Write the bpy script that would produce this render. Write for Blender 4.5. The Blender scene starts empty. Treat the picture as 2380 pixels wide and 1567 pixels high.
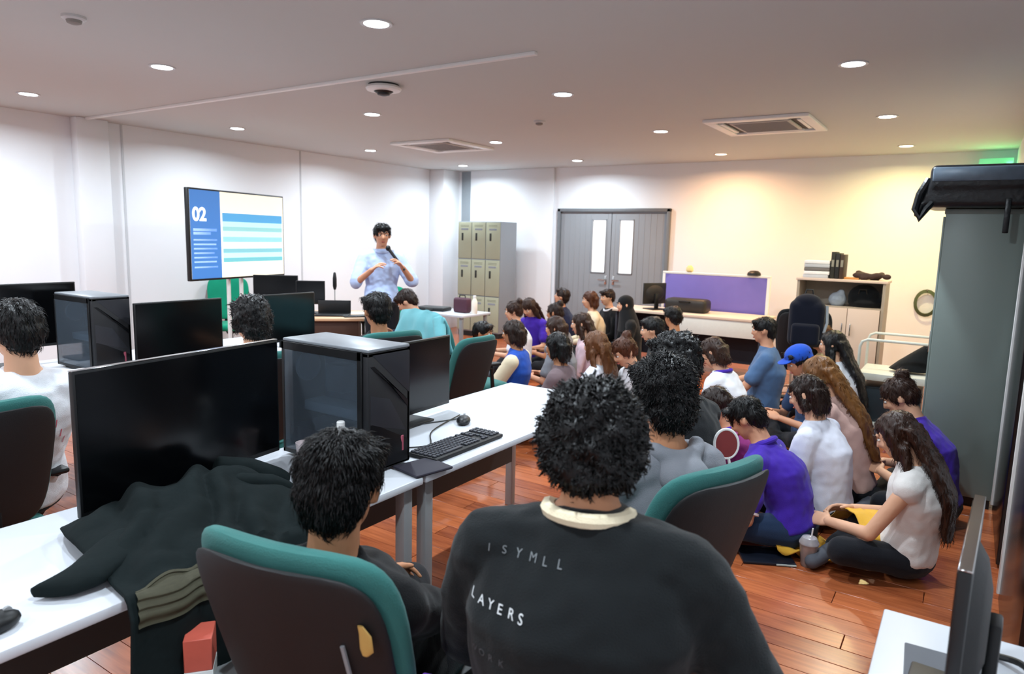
import bpy, bmesh, math, random
from mathutils import Vector, Matrix, noise
from mathutils.bvhtree import BVHTree

# ------------------------------------------------------------------ camera
SC = bpy.context.scene
COL = SC.collection
YAW, PITCH, ROLL = 0.581233, -0.141801, 0.025632
EYE = Vector((0.0, 0.0, 1.60))
fw = Vector((-math.sin(YAW) * math.cos(PITCH), math.cos(YAW) * math.cos(PITCH), math.sin(PITCH)))
rt = Vector((math.cos(YAW), math.sin(YAW), 0))
up = rt.cross(fw)
r2 = rt * math.cos(ROLL) + up * math.sin(ROLL)
u2 = up * math.cos(ROLL) - rt * math.sin(ROLL)
cam_data = bpy.data.cameras.new('camera')
cam_data.sensor_width = 36.0
cam_data.lens = 1609.44 / 2380 * 36.0
cam_data.clip_start = 0.05
cam_data.dof.use_dof = True
cam_data.dof.focus_distance = 2.7
cam_data.dof.aperture_fstop = 4.0
cam = bpy.data.objects.new('camera', cam_data)
COL.objects.link(cam)
M = Matrix((r2, u2, -fw)).transposed().to_4x4()
M.translation = EYE
cam.matrix_world = M
SC.camera = cam

# ------------------------------------------------------------------ world, exposure, light levels
world = bpy.data.worlds.new('world')
SC.world = world
world.use_nodes = True
world.node_tree.nodes['Background'].inputs[0].default_value = (0.8, 0.87, 1.0, 1)
world.node_tree.nodes['Background'].inputs[1].default_value = 0.3
SC.view_settings.view_transform = 'Standard'
SC.view_settings.look = 'None'
SC.view_settings.gamma = 1.0
SC.view_settings.use_curve_mapping = False
SC.view_settings.exposure = 0.0
LAMP_W = 31.0          # watts of one ceiling downlight
WHITE_L = (0.86, 0.98, 1.07)
WARM_L = (1.0, 0.57, 0.29)
YELLOW_L = (1.0, 0.80, 0.36)
CEIL = 2.72
XL, XR, YB, YF = -7.9, 0.30, 9.75, -2.6

# ------------------------------------------------------------------ colour and materials
def lin(h):
    h = h.lstrip('#')
    out = []
    for i in (0, 2, 4):
        c = int(h[i:i + 2], 16) / 255
        out.append(c / 12.92 if c <= 0.04045 else ((c + 0.055) / 1.055) ** 2.4)
    return (*out, 1.0)

MATS = {}
def mat(name, col, rough=0.6, metal=0.0, var=0.06, scale=30.0, bump=0.0, bscale=None, emit=0.0,
        trans=0.0, coat=0.0, sheen=0.0, stretch=(1, 1, 1), spec=0.5, ior=1.45):
    if name in MATS:
        return MATS[name]
    m = bpy.data.materials.new(name)
    m.use_nodes = True
    nt = m.node_tree
    b = nt.nodes['Principled BSDF']
    c = lin(col) if isinstance(col, str) else (*col, 1)
    b.inputs['Roughness'].default_value = rough
    b.inputs['Metallic'].default_value = metal
    b.inputs['Specular IOR Level'].default_value = spec
    b.inputs['IOR'].default_value = ior
    b.inputs['Coat Weight'].default_value = coat
    b.inputs['Sheen Weight'].default_value = sheen
    b.inputs['Transmission Weight'].default_value = trans
    tc = nt.nodes.new('ShaderNodeTexCoord')
    mp = nt.nodes.new('ShaderNodeMapping')
    mp.inputs['Scale'].default_value = stretch
    nt.links.new(tc.outputs['Object'], mp.inputs[0])
    nz = nt.nodes.new('ShaderNodeTexNoise')
    nz.inputs['Scale'].default_value = scale
    nz.inputs['Detail'].default_value = 4
    nt.links.new(mp.outputs[0], nz.inputs['Vector'])
    mx = nt.nodes.new('ShaderNodeMix')
    mx.data_type = 'RGBA'
    mx.inputs[6].default_value = tuple(max(0, v * (1 - var)) for v in c[:3]) + (1,)
    mx.inputs[7].default_value = tuple(min(1, v * (1 + var)) for v in c[:3]) + (1,)
    nt.links.new(nz.outputs['Fac'], mx.inputs[0])
    nt.links.new(mx.outputs[2], b.inputs['Base Color'])
    if bump:
        bp = nt.nodes.new('ShaderNodeBump')
        bp.inputs['Strength'].default_value = bump
        bp.inputs['Distance'].default_value = 0.01
        n2 = nt.nodes.new('ShaderNodeTexNoise')
        n2.inputs['Scale'].default_value = bscale or scale * 4
        nt.links.new(mp.outputs[0], n2.inputs['Vector'])
        nt.links.new(n2.outputs['Fac'], bp.inputs['Height'])
        nt.links.new(bp.outputs[0], b.inputs['Normal'])
    if emit:
        b.inputs['Emission Color'].default_value = c
        b.inputs['Emission Strength'].default_value = emit
    MATS[name] = m
    return m

def fabric(name, col, var=0.12):
    return mat('fabric_' + name, col, rough=0.85, var=var, scale=9, bump=0.25, bscale=350, sheen=0.1, spec=0.2)

def hairmat(name, col):
    return mat('hair_' + name, col, rough=0.42, var=0.45, scale=60, bump=0.5, bscale=90, stretch=(1, 1, 0.18), spec=0.35)

def plankmat(name, c0, c1):
    m = bpy.data.materials.new(name)
    m.use_nodes = True
    nt = m.node_tree
    b = nt.nodes['Principled BSDF']
    b.inputs['Roughness'].default_value = 0.27
    b.inputs['Coat Weight'].default_value = 0.15
    b.inputs['Coat Roughness'].default_value = 0.2
    ge = nt.nodes.new('ShaderNodeNewGeometry')
    oi = nt.nodes.new('ShaderNodeObjectInfo')
    mp = nt.nodes.new('ShaderNodeMapping')
    mp.inputs['Scale'].default_value = (1.2, 16, 4)
    nt.links.new(ge.outputs['Position'], mp.inputs[0])
    nz = nt.nodes.new('ShaderNodeTexNoise')
    nz.inputs['Scale'].default_value = 3.0
    nz.inputs['Detail'].default_value = 6
    nz.inputs['Distortion'].default_value = 0.6
    nt.links.new(mp.outputs[0], nz.inputs['Vector'])
    ad = nt.nodes.new('ShaderNodeMath')
    ad.operation = 'MULTIPLY_ADD'
    ad.inputs[1].default_value = 0.45
    nt.links.new(oi.outputs['Random'], ad.inputs[0])
    nt.links.new(nz.outputs['Fac'], ad.inputs[2])
    rp = nt.nodes.new('ShaderNodeValToRGB')
    rp.color_ramp.elements[0].position = 0.35
    rp.color_ramp.elements[0].color = lin(c0)
    rp.color_ramp.elements[1].position = 1.0
    rp.color_ramp.elements[1].color = lin(c1)
    nt.links.new(ad.outputs[0], rp.inputs[0])
    nt.links.new(rp.outputs[0], b.inputs['Base Color'])
    return m

WALL = mat('wall_paint', '#e9ebee', rough=0.7, var=0.01, scale=2, bump=0.02, bscale=200)
CEILM = mat('ceiling_paint', '#c5c8c6', rough=0.85, var=0.01, scale=2)
WHITE = mat('white_plastic', '#e8e8e6', rough=0.4, var=0.02)
WHITELAM = mat('white_laminate', '#cdd1d8', rough=0.35, var=0.03, scale=5)
GREYMET = mat('grey_metal', '#9a9d9f', rough=0.4, metal=0.3, var=0.04)
BLACK = mat('black_plastic', '#101113', rough=0.45, var=0.1)
BLACKM = mat('black_matte_plastic', '#18181a', rough=0.6, var=0.15, bump=0.15, bscale=500)
SCREEN = mat('dark_screen', '#040507', rough=0.18, var=0.05, spec=0.6)
CHROME = mat('chrome', '#c8c8c8', rough=0.15, metal=1)
TEAL = fabric('teal', '#376f6b')
GREEN = fabric('green', '#0f8a6a')
BLACKF = fabric('black', '#121518')
WOOD = mat('pale_wood', '#d3ab86', rough=0.45, var=0.1, scale=4, stretch=(1, 12, 1))
BEIGE = mat('beige_laminate', '#d9c6b4', rough=0.5, var=0.03, scale=4)

# ------------------------------------------------------------------ shape building
class Shape:
    def __init__(self):
        self.v, self.f, self.m = [], [], []
    def add(self, vs, fs, mi=0, X=None):
        o = len(self.v)
        for p in vs:
            p = Vector(p)
            self.v.append(X @ p if X else p)
        for f in fs:
            self.f.append([o + i for i in f])
            self.m.append(mi)
        return self
    def box(self, x0, x1, y0, y1, z0, z1, mi=0, X=None):
        vs = [(x, y, z) for z in (z0, z1) for y in (y0, y1) for x in (x0, x1)]
        fs = [(0, 2, 3, 1), (4, 5, 7, 6), (0, 1, 5, 4), (2, 6, 7, 3), (0, 4, 6, 2), (1, 3, 7, 5)]
        return self.add(vs, fs, mi, X)
    def rbox(self, x0, x1, y0, y1, z0, z1, r=0.01, seg=2, mi=0, X=None):
        bm = bmesh.new()
        bmesh.ops.create_cube(bm, size=1)
        for v in bm.verts:
            v.co = Vector(((x0 + x1) / 2 + v.co.x * (x1 - x0), (y0 + y1) / 2 + v.co.y * (y1 - y0), (z0 + z1) / 2 + v.co.z * (z1 - z0)))
        r = min(r, abs(x1 - x0) * .49, abs(y1 - y0) * .49, abs(z1 - z0) * .49)
        bmesh.ops.bevel(bm, geom=bm.edges[:], offset=r, segments=seg, affect='EDGES', profile=0.5)
        bm.verts.index_update()
        self.add([v.co.copy() for v in bm.verts], [[v.index for v in f.verts] for f in bm.faces], mi, X)
        bm.free()
        return self
    def loft(self, rings, n=14, mi=0, cap=True, X=None):
        """rings: (centre, vector a, vector b)"""
        vs, fs = [], []
        for c, a, b in rings:
            for k in range(n):
                t = 2 * math.pi * k / n
                vs.append(Vector(c) + Vector(a) * math.cos(t) + Vector(b) * math.sin(t))
        for i in range(len(rings) - 1):
            for k in range(n):
                k2 = (k + 1) % n
                fs.append((i * n + k, i * n + k2, (i + 1) * n + k2, (i + 1) * n + k))
        if cap:
            fs.append(tuple(range(n - 1, -1, -1)))
            fs.append(tuple((len(rings) - 1) * n + k for k in range(n)))
        return self.add(vs, fs, mi, X)
    def tube(self, pts, r, n=8, mi=0, X=None):
        pts = [Vector(p) for p in pts]
        rs = r if isinstance(r, (list, tuple)) else [r] * len(pts)
        rings, ref = [], None
        for i, p in enumerate(pts):
            d = (pts[min(i + 1, len(pts) - 1)] - pts[max(i - 1, 0)])
            d = d.normalized() if d.length > 1e-9 else Vector((0, 0, 1))
            if ref is None:
                ref = Vector((0, 0, 1)) if abs(d.z) < .9 else Vector((1, 0, 0))
            a = d.cross(ref).normalized()
            b = a.cross(d).normalized()
            ref = b
            rings.append((p, a * rs[i], b * rs[i]))
        return self.loft(rings, n, mi, True, X)
    def cap(self, p0, p1, r0, r1, n=12, mi=0, X=None):
        p0, p1 = Vector(p0), Vector(p1)
        d = p1 - p0
        L = d.length
        d = d / L if L > 1e-6 else Vector((0, 0, 1))
        a = d.orthogonal().normalized()
        b = d.cross(a)
        rings = []
        for t in (-80, -50, -25, 0):
            t = math.radians(t)
            rings.append((p0 + d * r0 * math.sin(t), a * r0 * math.cos(t), b * r0 * math.cos(t)))
        for t in (0, 25, 50, 80):
            t = math.radians(t)
            rings.append((p1 + d * r1 * math.sin(t), a * r1 * math.cos(t), b * r1 * math.cos(t)))
        return self.loft(rings, n, mi, True, X)
    def ell(self, c, r, n=16, mi=0, X=None, R=None):
        c = Vector(c)
        vs, fs = [], []
        h = n // 2
        vs.append(Vector((0, 0, -1)))
        for i in range(1, h):
            t = -math.pi / 2 + math.pi * i / h
            for k in range(n):
                p = 2 * math.pi * k / n
                vs.append(Vector((math.cos(t) * math.cos(p), math.cos(t) * math.sin(p), math.sin(t))))
        vs.append(Vector((0, 0, 1)))
        for k in range(n):
            fs.append((0, 1 + (k + 1) % n, 1 + k))
            fs.append((len(vs) - 1, 1 + (h - 2) * n + k, 1 + (h - 2) * n + (k + 1) % n))
        for i in range(h - 2):
            for k in range(n):
                k2 = (k + 1) % n
                fs.append((1 + i * n + k, 1 + i * n + k2, 1 + (i + 1) * n + k2, 1 + (i + 1) * n + k))
        out = []
        for v in vs:
            q = Vector((v.x * r[0], v.y * r[1], v.z * r[2]))
            if R:
                q = R @ q
            out.append(c + q)
        return self.add(out, fs, mi, X)
    def lathe(self, prof, c=(0, 0, 0), n=20, mi=0, X=None):
        c = Vector(c)
        return self.loft([(c + Vector((0, 0, z)), Vector((r, 0, 0)), Vector((0, r, 0))) for r, z in prof], n, mi, True, X)
    def prism(self, out, y0, y1, mi=0, X=None):
        """outline in x,z extruded along y"""
        n = len(out)
        vs = [(x, y0, z) for x, z in out] + [(x, y1, z) for x, z in out]
        fs = [tuple(range(n)), tuple(range(2 * n - 1, n - 1, -1))]
        fs += [(i, i + n, (i + 1) % n + n, (i + 1) % n) for i in range(n)]
        return self.add(vs, fs, mi, X)
    def grid(self, fn, nu, nv, mi=0):
        vs = [fn(i / nu, j / nv) for j in range(nv + 1) for i in range(nu + 1)]
        fs = [(j * (nu + 1) + i, j * (nu + 1) + i + 1, (j + 1) * (nu + 1) + i + 1, (j + 1) * (nu + 1) + i) for j in range(nv) for i in range(nu)]
        return self.add(vs, fs, mi)
    def mesh(self, name, mats, angle=38):
        me = bpy.data.meshes.new(name)
        me.from_pydata(self.v, [], self.f)
        for m in (mats if isinstance(mats, (list, tuple)) else [mats]):
            me.materials.append(m)
        if len(me.materials) > 1:
            me.polygons.foreach_set('material_index', self.m)
        bm = bmesh.new()
        bm.from_mesh(me)
        bmesh.ops.recalc_face_normals(bm, faces=bm.faces[:])
        bm.to_mesh(me)
        bm.free()
        me.shade_smooth()
        me.set_sharp_from_angle(angle=math.radians(angle))
        return me

def remesh(shape, name, mats, voxel=0.012, smooth=4, adapt=0.0):
    me = shape.mesh(name, mats)
    ob = bpy.data.objects.new('tmp', me)
    COL.objects.link(ob)
    md = ob.modifiers.new('r', 'REMESH')
    md.mode = 'VOXEL'
    md.voxel_size = voxel
    md.use_smooth_shade = True
    if smooth:
        s = ob.modifiers.new('s', 'SMOOTH')
        s.factor = 0.5
        s.iterations = smooth
    dg = bpy.context.evaluated_depsgraph_get()
    ev = ob.evaluated_get(dg)
    out = bpy.data.meshes.new_from_object(ev)
    out.name = name
    bpy.data.objects.remove(ob)
    bpy.data.meshes.remove(me)
    out.materials.clear()
    for m in (mats if isinstance(mats, (list, tuple)) else [mats]):
        out.materials.append(m)
    out.shade_smooth()
    return out

# ------------------------------------------------------------------ objects
def root(name, label, cat, loc=(0, 0, 0), rz=0.0, group=None):
    o = bpy.data.objects.new(name, None)
    o.empty_display_size = 0.1
    COL.objects.link(o)
    o.location = loc
    o.rotation_euler = (0, 0, math.radians(rz))
    o['label'] = label
    o['category'] = cat
    if group:
        o['group'] = group
    return o

def part(name, data, m=None, parent=None, label=None, loc=(0, 0, 0), rot=None, stuff=False):
    if isinstance(data, Shape):
        data = data.mesh(name, m)
    o = bpy.data.objects.new(name, data)
    COL.objects.link(o)
    o.parent = parent
    o.location = loc
    if rot:
        o.rotation_euler = rot
    if label:
        o['label'] = label
    if stuff:
        o['kind'] = 'stuff'
    return o

def thing(name, data, m, label, cat, loc=(0, 0, 0), rz=0.0, group=None):
    o = part(name, data, m)
    o.location = loc
    o.rotation_euler = (0, 0, math.radians(rz))
    o['label'] = label
    o['category'] = cat
    if group:
        o['group'] = group
    return o

def struct(name, data, m, parent=None):
    o = part(name, data, m, parent)
    if parent is None:
        o['kind'] = 'structure'
    return o

CHILD = {}
def copy_tree(o, parent=None, loc=None, rz=None, label=None, group=None):
    c = o.copy()
    COL.objects.link(c)
    c.parent = parent
    if loc is not None:
        c.location = loc
    if rz is not None:
        c.rotation_euler = (0, 0, math.radians(rz))
    if label:
        c['label'] = label
    if group:
        c['group'] = group
    for ch in list(o.children):
        copy_tree(ch, c)
    return c

def S():
    return Shape()

# ================================================================== ROOM
random.seed(4)
fl = struct('floor', S().box(XL, XR, YF, YB, -0.12, -0.012), mat('floor_base', '#7a3a22', rough=0.5))
PLK = plankmat('floor_planks', '#7f3b21', '#c06b3f')
PW, PL = 0.125, 1.22
plank_me = S().rbox(0, PL - 0.003, 0, PW - 0.003, -0.012, 0, r=0.0015, seg=1).mesh('plank', PLK)
rest = S()
np_ = 0
y = YF
row = 0
while y < YB - 0.01:
    off = (row * 0.437) % PL
    x = XL - off
    pw = min(PW, YB - y)
    while x < XR:
        x0, x1 = max(x, XL), min(x + PL, XR)
        near = x1 > -3.4 and 1.5 < y < 7.4 and np_ < 290 and not (x1 < -2.0 and y < 2.6)
        if x1 - x0 > 0.02:
            if near and x0 == x and x1 == x + PL and pw == PW:
                part('plank', plank_me, None, fl, loc=(x, y, 0))
                np_ += 1
            elif near:
                part('plank', S().rbox(0, x1 - x0 - .003, 0, pw - .003, -.012, 0, r=.0015, seg=1), PLK, fl, loc=(x0, y, 0))
                np_ += 1
            else:
                rest.box(x0, x1 - .003, y, y + pw - .003, -.012, 0)
        x += PL
    y += PW
    row += 1
part('plank_field', rest, PLK, fl, stuff=True)

ce = struct('ceiling', S().box(XL - .1, XR + .1, YF - .1, YB + .1, CEIL, CEIL + 0.1), CEILM)
wl = struct('wall_left', S().box(XL - .1, XL, YF, YB, 0, CEIL), WALL)
wb = struct('wall_back', S().box(XL, -5.55, YB, YB + .1, 0, CEIL).box(-3.72, XR, YB, YB + .1, 0, CEIL).box(-5.55, -3.72, YB, YB + .1, 2.06, CEIL), WALL)
wr = struct('wall_right', S().box(XR, XR + .1, YF, YB, 0, CEIL), WALL)
wf = struct('wall_front', S().box(XL, XR, YF - .1, YF, 0, CEIL), WALL)
# wall panel seams on the left wall: thin cover strips
SEAM = mat('seam_grey', '#c6c9cc', rough=0.6)
for i, yy in enumerate((4.14, 6.57)):
    struct('trim_%d' % (i + 1), S().rbox(XL, XL + .006, yy - .012, yy + .012, 0, CEIL, r=.002, seg=1), SEAM)
# columns
struct('trim_3', S().rbox(XL, XL + .13, 3.62, 3.94, 0, CEIL, r=.008), WALL)
struct('trim_4', S().rbox(XL, XL + .32, 9.32, YB, 0, CEIL, r=.008), WALL)
struct('trim_5', S().rbox(-7.30, -5.66, YB - .05, YB, 0, CEIL, r=.006), WALL)
struct('trim_6', S().box(-7.52, -7.31, YB - .012, YB, 1.2, CEIL - .01), mat('grey_panel', '#8f989e', rough=0.5))
struct('baseboard_left', S().rbox(XL, XL + .015, YF, YB, 0, .09, r=.003, seg=1), WHITE)
struct('baseboard_back', S().rbox(-3.66, XR, YB - .015, YB, 0, .09, r=.003, seg=1), WHITE)

# double door
DG = mat('door_grey', '#8b8e92', rough=0.45, var=0.03, scale=3)
DGF = mat('door_frame_grey', '#6c7074', rough=0.45)
struct('trim_7', S().rbox(-5.57, -5.52, YB - .05, YB + .06, 0, 2.08, r=.004).rbox(-3.75, -3.70, YB - .05, YB + .06, 0, 2.08, r=.004).rbox(-5.57, -3.70, YB - .05, YB + .06, 2.035, 2.085, r=.004), DGF)
GLW = mat('frosted_pane', '#f4f6f8', rough=0.5, emit=1.1)
for i, (xa, xb, wa, wc) in enumerate(((-5.515, -4.64, -4.95, -4.73), (-4.63, -3.755, -4.49, -4.28))):
    d = struct('door_%d' % (i + 1), S().box(xa, wa, YB - .01, YB + .035, .01, 2.03).box(wc, xb, YB - .01, YB + .035, .01, 2.03)
               .box(wa, wc, YB - .01, YB + .035, .01, 1.11).box(wa, wc, YB - .01, YB + .035, 1.91, 2.03), DG)
    part('door_pane', S().box(wa, wc, YB + .005, YB + .02, 1.11, 1.91), GLW, d)
    part('pane_bead', S().rbox(wa - .015, wc + .015, YB - .02, YB - .008, 1.905, 1.92, r=.002, seg=1).rbox(wa - .015, wc + .015, YB - .02, YB - .008, 1.10, 1.115, r=.002, seg=1)
         .rbox(wa - .015, wa, YB - .02, YB - .008, 1.10, 1.92, r=.002, seg=1).rbox(wc, wc + .015, YB - .02, YB - .008, 1.10, 1.92, r=.002, seg=1), DG, d)
    hx = -4.70 if i == 0 else -4.57
    part('door_handle', S().tube([(hx, YB - .01, 1.0), (hx, YB - .05, 1.0), (hx + (-.11 if i == 0 else .11), YB - .05, 1.0)], .01).rbox(hx - .02, hx + .02, YB - .016, YB - .008, .93, 1.07, r=.004), CHROME, d)
    for k in range(9):
        gx = xa + .06 + k * (xb - xa - .12) / 8
        if not (wa - .03 < gx < wc + .03):
            part('panel_rib', S().rbox(gx - .003, gx + .003, YB - .013, YB - .009, .03, 2.0, r=.001, seg=1), DG, d)

# black leaves with white edges along the right wall
BG = mat('black_glass', '#07080a', rough=0.25)
for i, (ya, yb, z0) in enumerate(((4.15, 5.04, .02), (2.7, 3.72, .02))):
    d = struct('door_%d' % (i + 3), S().rbox(XR - .05, XR - .006, ya, yb, z0, 2.35, r=.004), BG)
    part('edge_strip', S().rbox(XR - .062, XR - .045, yb - .035, yb - .012, z0 + .04, 2.3, r=.003, seg=1), WHITE, d)

# ================================================================== CEILING FITTINGS
RING = mat('lamp_ring', '#c8c8c8', rough=0.4)
def downlight(x, y, label, col, power=1.0, emit=14.0):
    r = root('downlight', label, 'ceiling light', (x, y, CEIL), 0, 'recessed ceiling downlights')
    part('lamp_ring', S().lathe([(.062, -.004), (.085, -.008), (.088, -.004), (.088, 0)], n=24), RING, r)
    key = 'lamp_disc_%d' % int(col[2] * 100)
    part('lamp_disc', S().lathe([(.03, -.0075), (.066, -.0065), (.068, -.004)], n=24), mat(key, col, emit=emit, var=0), r)
    ld = bpy.data.lights.new('lamp_light', 'AREA')
    ld.shape = 'DISK'
    ld.size = .13
    ld.energy = LAMP_W * power
    ld.color = col
    ld.spread = math.radians(165)
    lo = bpy.data.objects.new('lamp_light', ld)
    COL.objects.link(lo)
    lo.parent = r
    lo.location = (0, 0, -.012)
    return r

rows = ['nearest the camera', 'second row back', 'third row back', 'farthest row by the door wall']
cols = ['at the left wall', 'second from the left wall', 'third from the left wall', 'nearest the right wall']
for j in range(4):
    for i in range(4):
        x, y = -6.89 + 2.052 * i, 2.84 + 2.035 * j
        if (i, j) == (3, 0):
            lab = None
        c, p = WHITE_L, 1.0
        if j == 3 and i == 2: c, p = WARM_L, 1.25
        if j == 3 and i == 3: c, p = YELLOW_L, 1.15
        if j == 2 and i == 2: c, p = (1.0, 0.9, 0.8), .9
        if j == 2 and i == 3: c, p = (1.0, 0.90, 0.66), .85
        if (i, j) == (3, 0):
            downlight(x, y, 'round downlight just out of the picture at upper right', c)
        else:
            downlight(x, y, 'round recessed downlight, %s, %s' % (cols[i], rows[j]), c, p)
for i in range(4):
    for y in (.80, -1.23):
        downlight(-6.89 + 2.052 * i, y, 'round recessed downlight %s the camera, %s' % ('beside' if y > 0 else 'behind', cols[i]), WHITE_L, .8)

def cassette(x, y, label):
    r = root('ceiling_air_conditioner', label, 'air conditioner', (x, y, CEIL), 0, 'ceiling cassettes')
    W2, D2 = .46, .46
    s = S()
    t = -.028
    s.rbox(-W2, W2, -D2, -D2 + .09, t, 0, r=.006).rbox(-W2, W2, D2 - .09, D2, t, 0, r=.006).rbox(-W2, -W2 + .09, -D2 + .09, D2 - .09, t, 0, r=.006).rbox(W2 - .09, W2, -D2 + .09, D2 - .09, t, 0, r=.006)
    part('panel_frame', s, WHITE, r)
    part('recess', S().box(-W2 + .08, W2 - .08, -D2 + .08, D2 - .08, -.006, -.001), mat('vent_dark', '#5a5654', rough=.8), r)
    for k in range(4):
        a = math.radians(90 * k)
        X = Matrix.Rotation(a, 4, 'Z')
        part('louver', S().rbox(-.27, .27, -W2 + .1, -W2 + .135, -.024, -.008, r=.003, X=X), WHITE, r)
    part('grille_panel', S().rbox(-.27, .27, -.27, .27, -.026, -.008, r=.008), mat('grille_grey', '#b9b6b2', rough=.6), r)
    g = S()
    for k in range(13):
        g.box(-.24, .24, -.24 + k * .04, -.232 + k * .04, -.030, -.025)
    part('grille_bars', g, mat('grille_dark', '#8d8986', rough=.6), r)
    return r
cassette(-1.74, 6.90, 'square ceiling cassette air conditioner above the floor audience, right side')
cassette(-5.62, 6.88, 'square ceiling cassette air conditioner near the lockers, farther left')

thing('cable_trunking', S().rbox(-7.75, -2.32, 3.70, 3.735, CEIL - .022, CEIL, r=.003), WHITE,
      'long thin white cable trunking running across the ceiling', 'trunking')
pm = root('projector_mount', 'black and white round unit hanging from ceiling beside the trunking', 'ceiling mount', (-3.83, 3.98, CEIL))
part('mount_plate', S().lathe([(.115, 0), (.115, -.012), (.10, -.03), (.06, -.06), (.055, -.062)]), BLACK, pm)
part('ring', S().lathe([(.12, -.012), (.135, -.03), (.125, -.044), (.09, -.05)]), WHITE, pm)
part('lens', S().lathe([(.05, -.058), (.045, -.075), (.02, -.082)]), BLACK, pm)
sd = root('smoke_detector', 'small pale smoke detector on ceiling between two cassette units', 'smoke detector', (-3.6, 5.86, CEIL))
part('detector_base', S().lathe([(.055, 0), (.055, -.012), (.045, -.02)]), RING, sd)
part('detector_head', S().lathe([(.035, -.018), (.035, -.032), (.02, -.04)]), mat('detector_grey', '#8b8783'), sd)
sd = root('smoke_detector', 'grey round fitting on the ceiling cut by top left frame edge', 'smoke detector', (-4.16, 1.96, CEIL))
part('detector_base', S().lathe([(.06, 0), (.06, -.012), (.05, -.02)]), RING, sd)
part('detector_head', S().lathe([(.04, -.018), (.035, -.034), (.02, -.04)]), mat('detector_grey', '#8b8783'), sd)

# green emergency light box at the far right corner
el = root('emergency_light', 'green lit box high in corner above the black bag', 'emergency light', (0.12, 9.62, 2.50))
part('housing', S().rbox(-.17, .15, -.05, .12, -.10, .12, r=.01), mat('green_lit_box', '#7fdca8', rough=.5, emit=.5), el)
part('lamp_head', S().ell((.07, -.06, .03), (.03, .03, .03), n=12), BLACK, el)
gl = bpy.data.lights.new('green_glow', 'AREA')
gl.shape = 'RECTANGLE'
gl.size, gl.size_y = .3, .16
gl.energy = 7
gl.color = (.35, 1.0, .5)
go = bpy.data.objects.new('green_glow', gl)
COL.objects.link(go)
go.parent = el
go.location = (-.03, -.07, -.02)
go.rotation_euler = (math.radians(60), 0, math.radians(-25))

# ================================================================== FURNITURE
def desk(x0, x1, y0, y1, label, group=None, top=WHITELAM, z=.74, leg_ins=.05, panel=True, panelx=None, legm=GREYMET):
    cx, cy = (x0 + x1) / 2, (y0 + y1) / 2
    r = root('desk', label, 'desk', (cx, cy, 0), 0, group)
    a, b = (x1 - x0) / 2, (y1 - y0) / 2
    part('tabletop', S().rbox(-a, a, -b, b, z - .028, z, r=.006), top, r)
    for sx in (-1, 1):
        for sy in (-1, 1):
            lx, ly = sx * (a - leg_ins), sy * (b - leg_ins)
            part('leg', S().rbox(lx - .022, lx + .022, ly - .022, ly + .022, 0, z - .028, r=.004), legm, r)
    for sy in (-1, 1):
        ly = sy * (b - leg_ins)
        part('beam', S().rbox(-a + leg_ins, a - leg_ins, ly - .015, ly + .015, z - .075, z - .03, r=.003, seg=1), legm, r)
    if panel:
        px = -a + .07 if panelx is None else panelx
        part('modesty_panel', S().rbox(px - .009, px + .009, -b + .08, b - .08, .28, z - .03, r=.002, seg=1), mat('dark_board', '#3a3836', rough=.6), r)
    return r
desk(-2.25, -1.57, -.10, 1.835, 'long white-topped desk in the foreground under the black jacket', 'white desks of the near row')
desk(-2.25, -1.57, 1.85, 3.42, 'white-topped desk with the keyboard, its far end toward the audience', 'white desks of the near row')
desk(-4.95, -3.95, .2, 1.9, 'white desk of back row, under the large left screen', 'desks of the back row')
desk(-4.95, -3.95, 1.92, 3.62, 'white desk of back row, under the two black monitors', 'desks of the back row')

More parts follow.
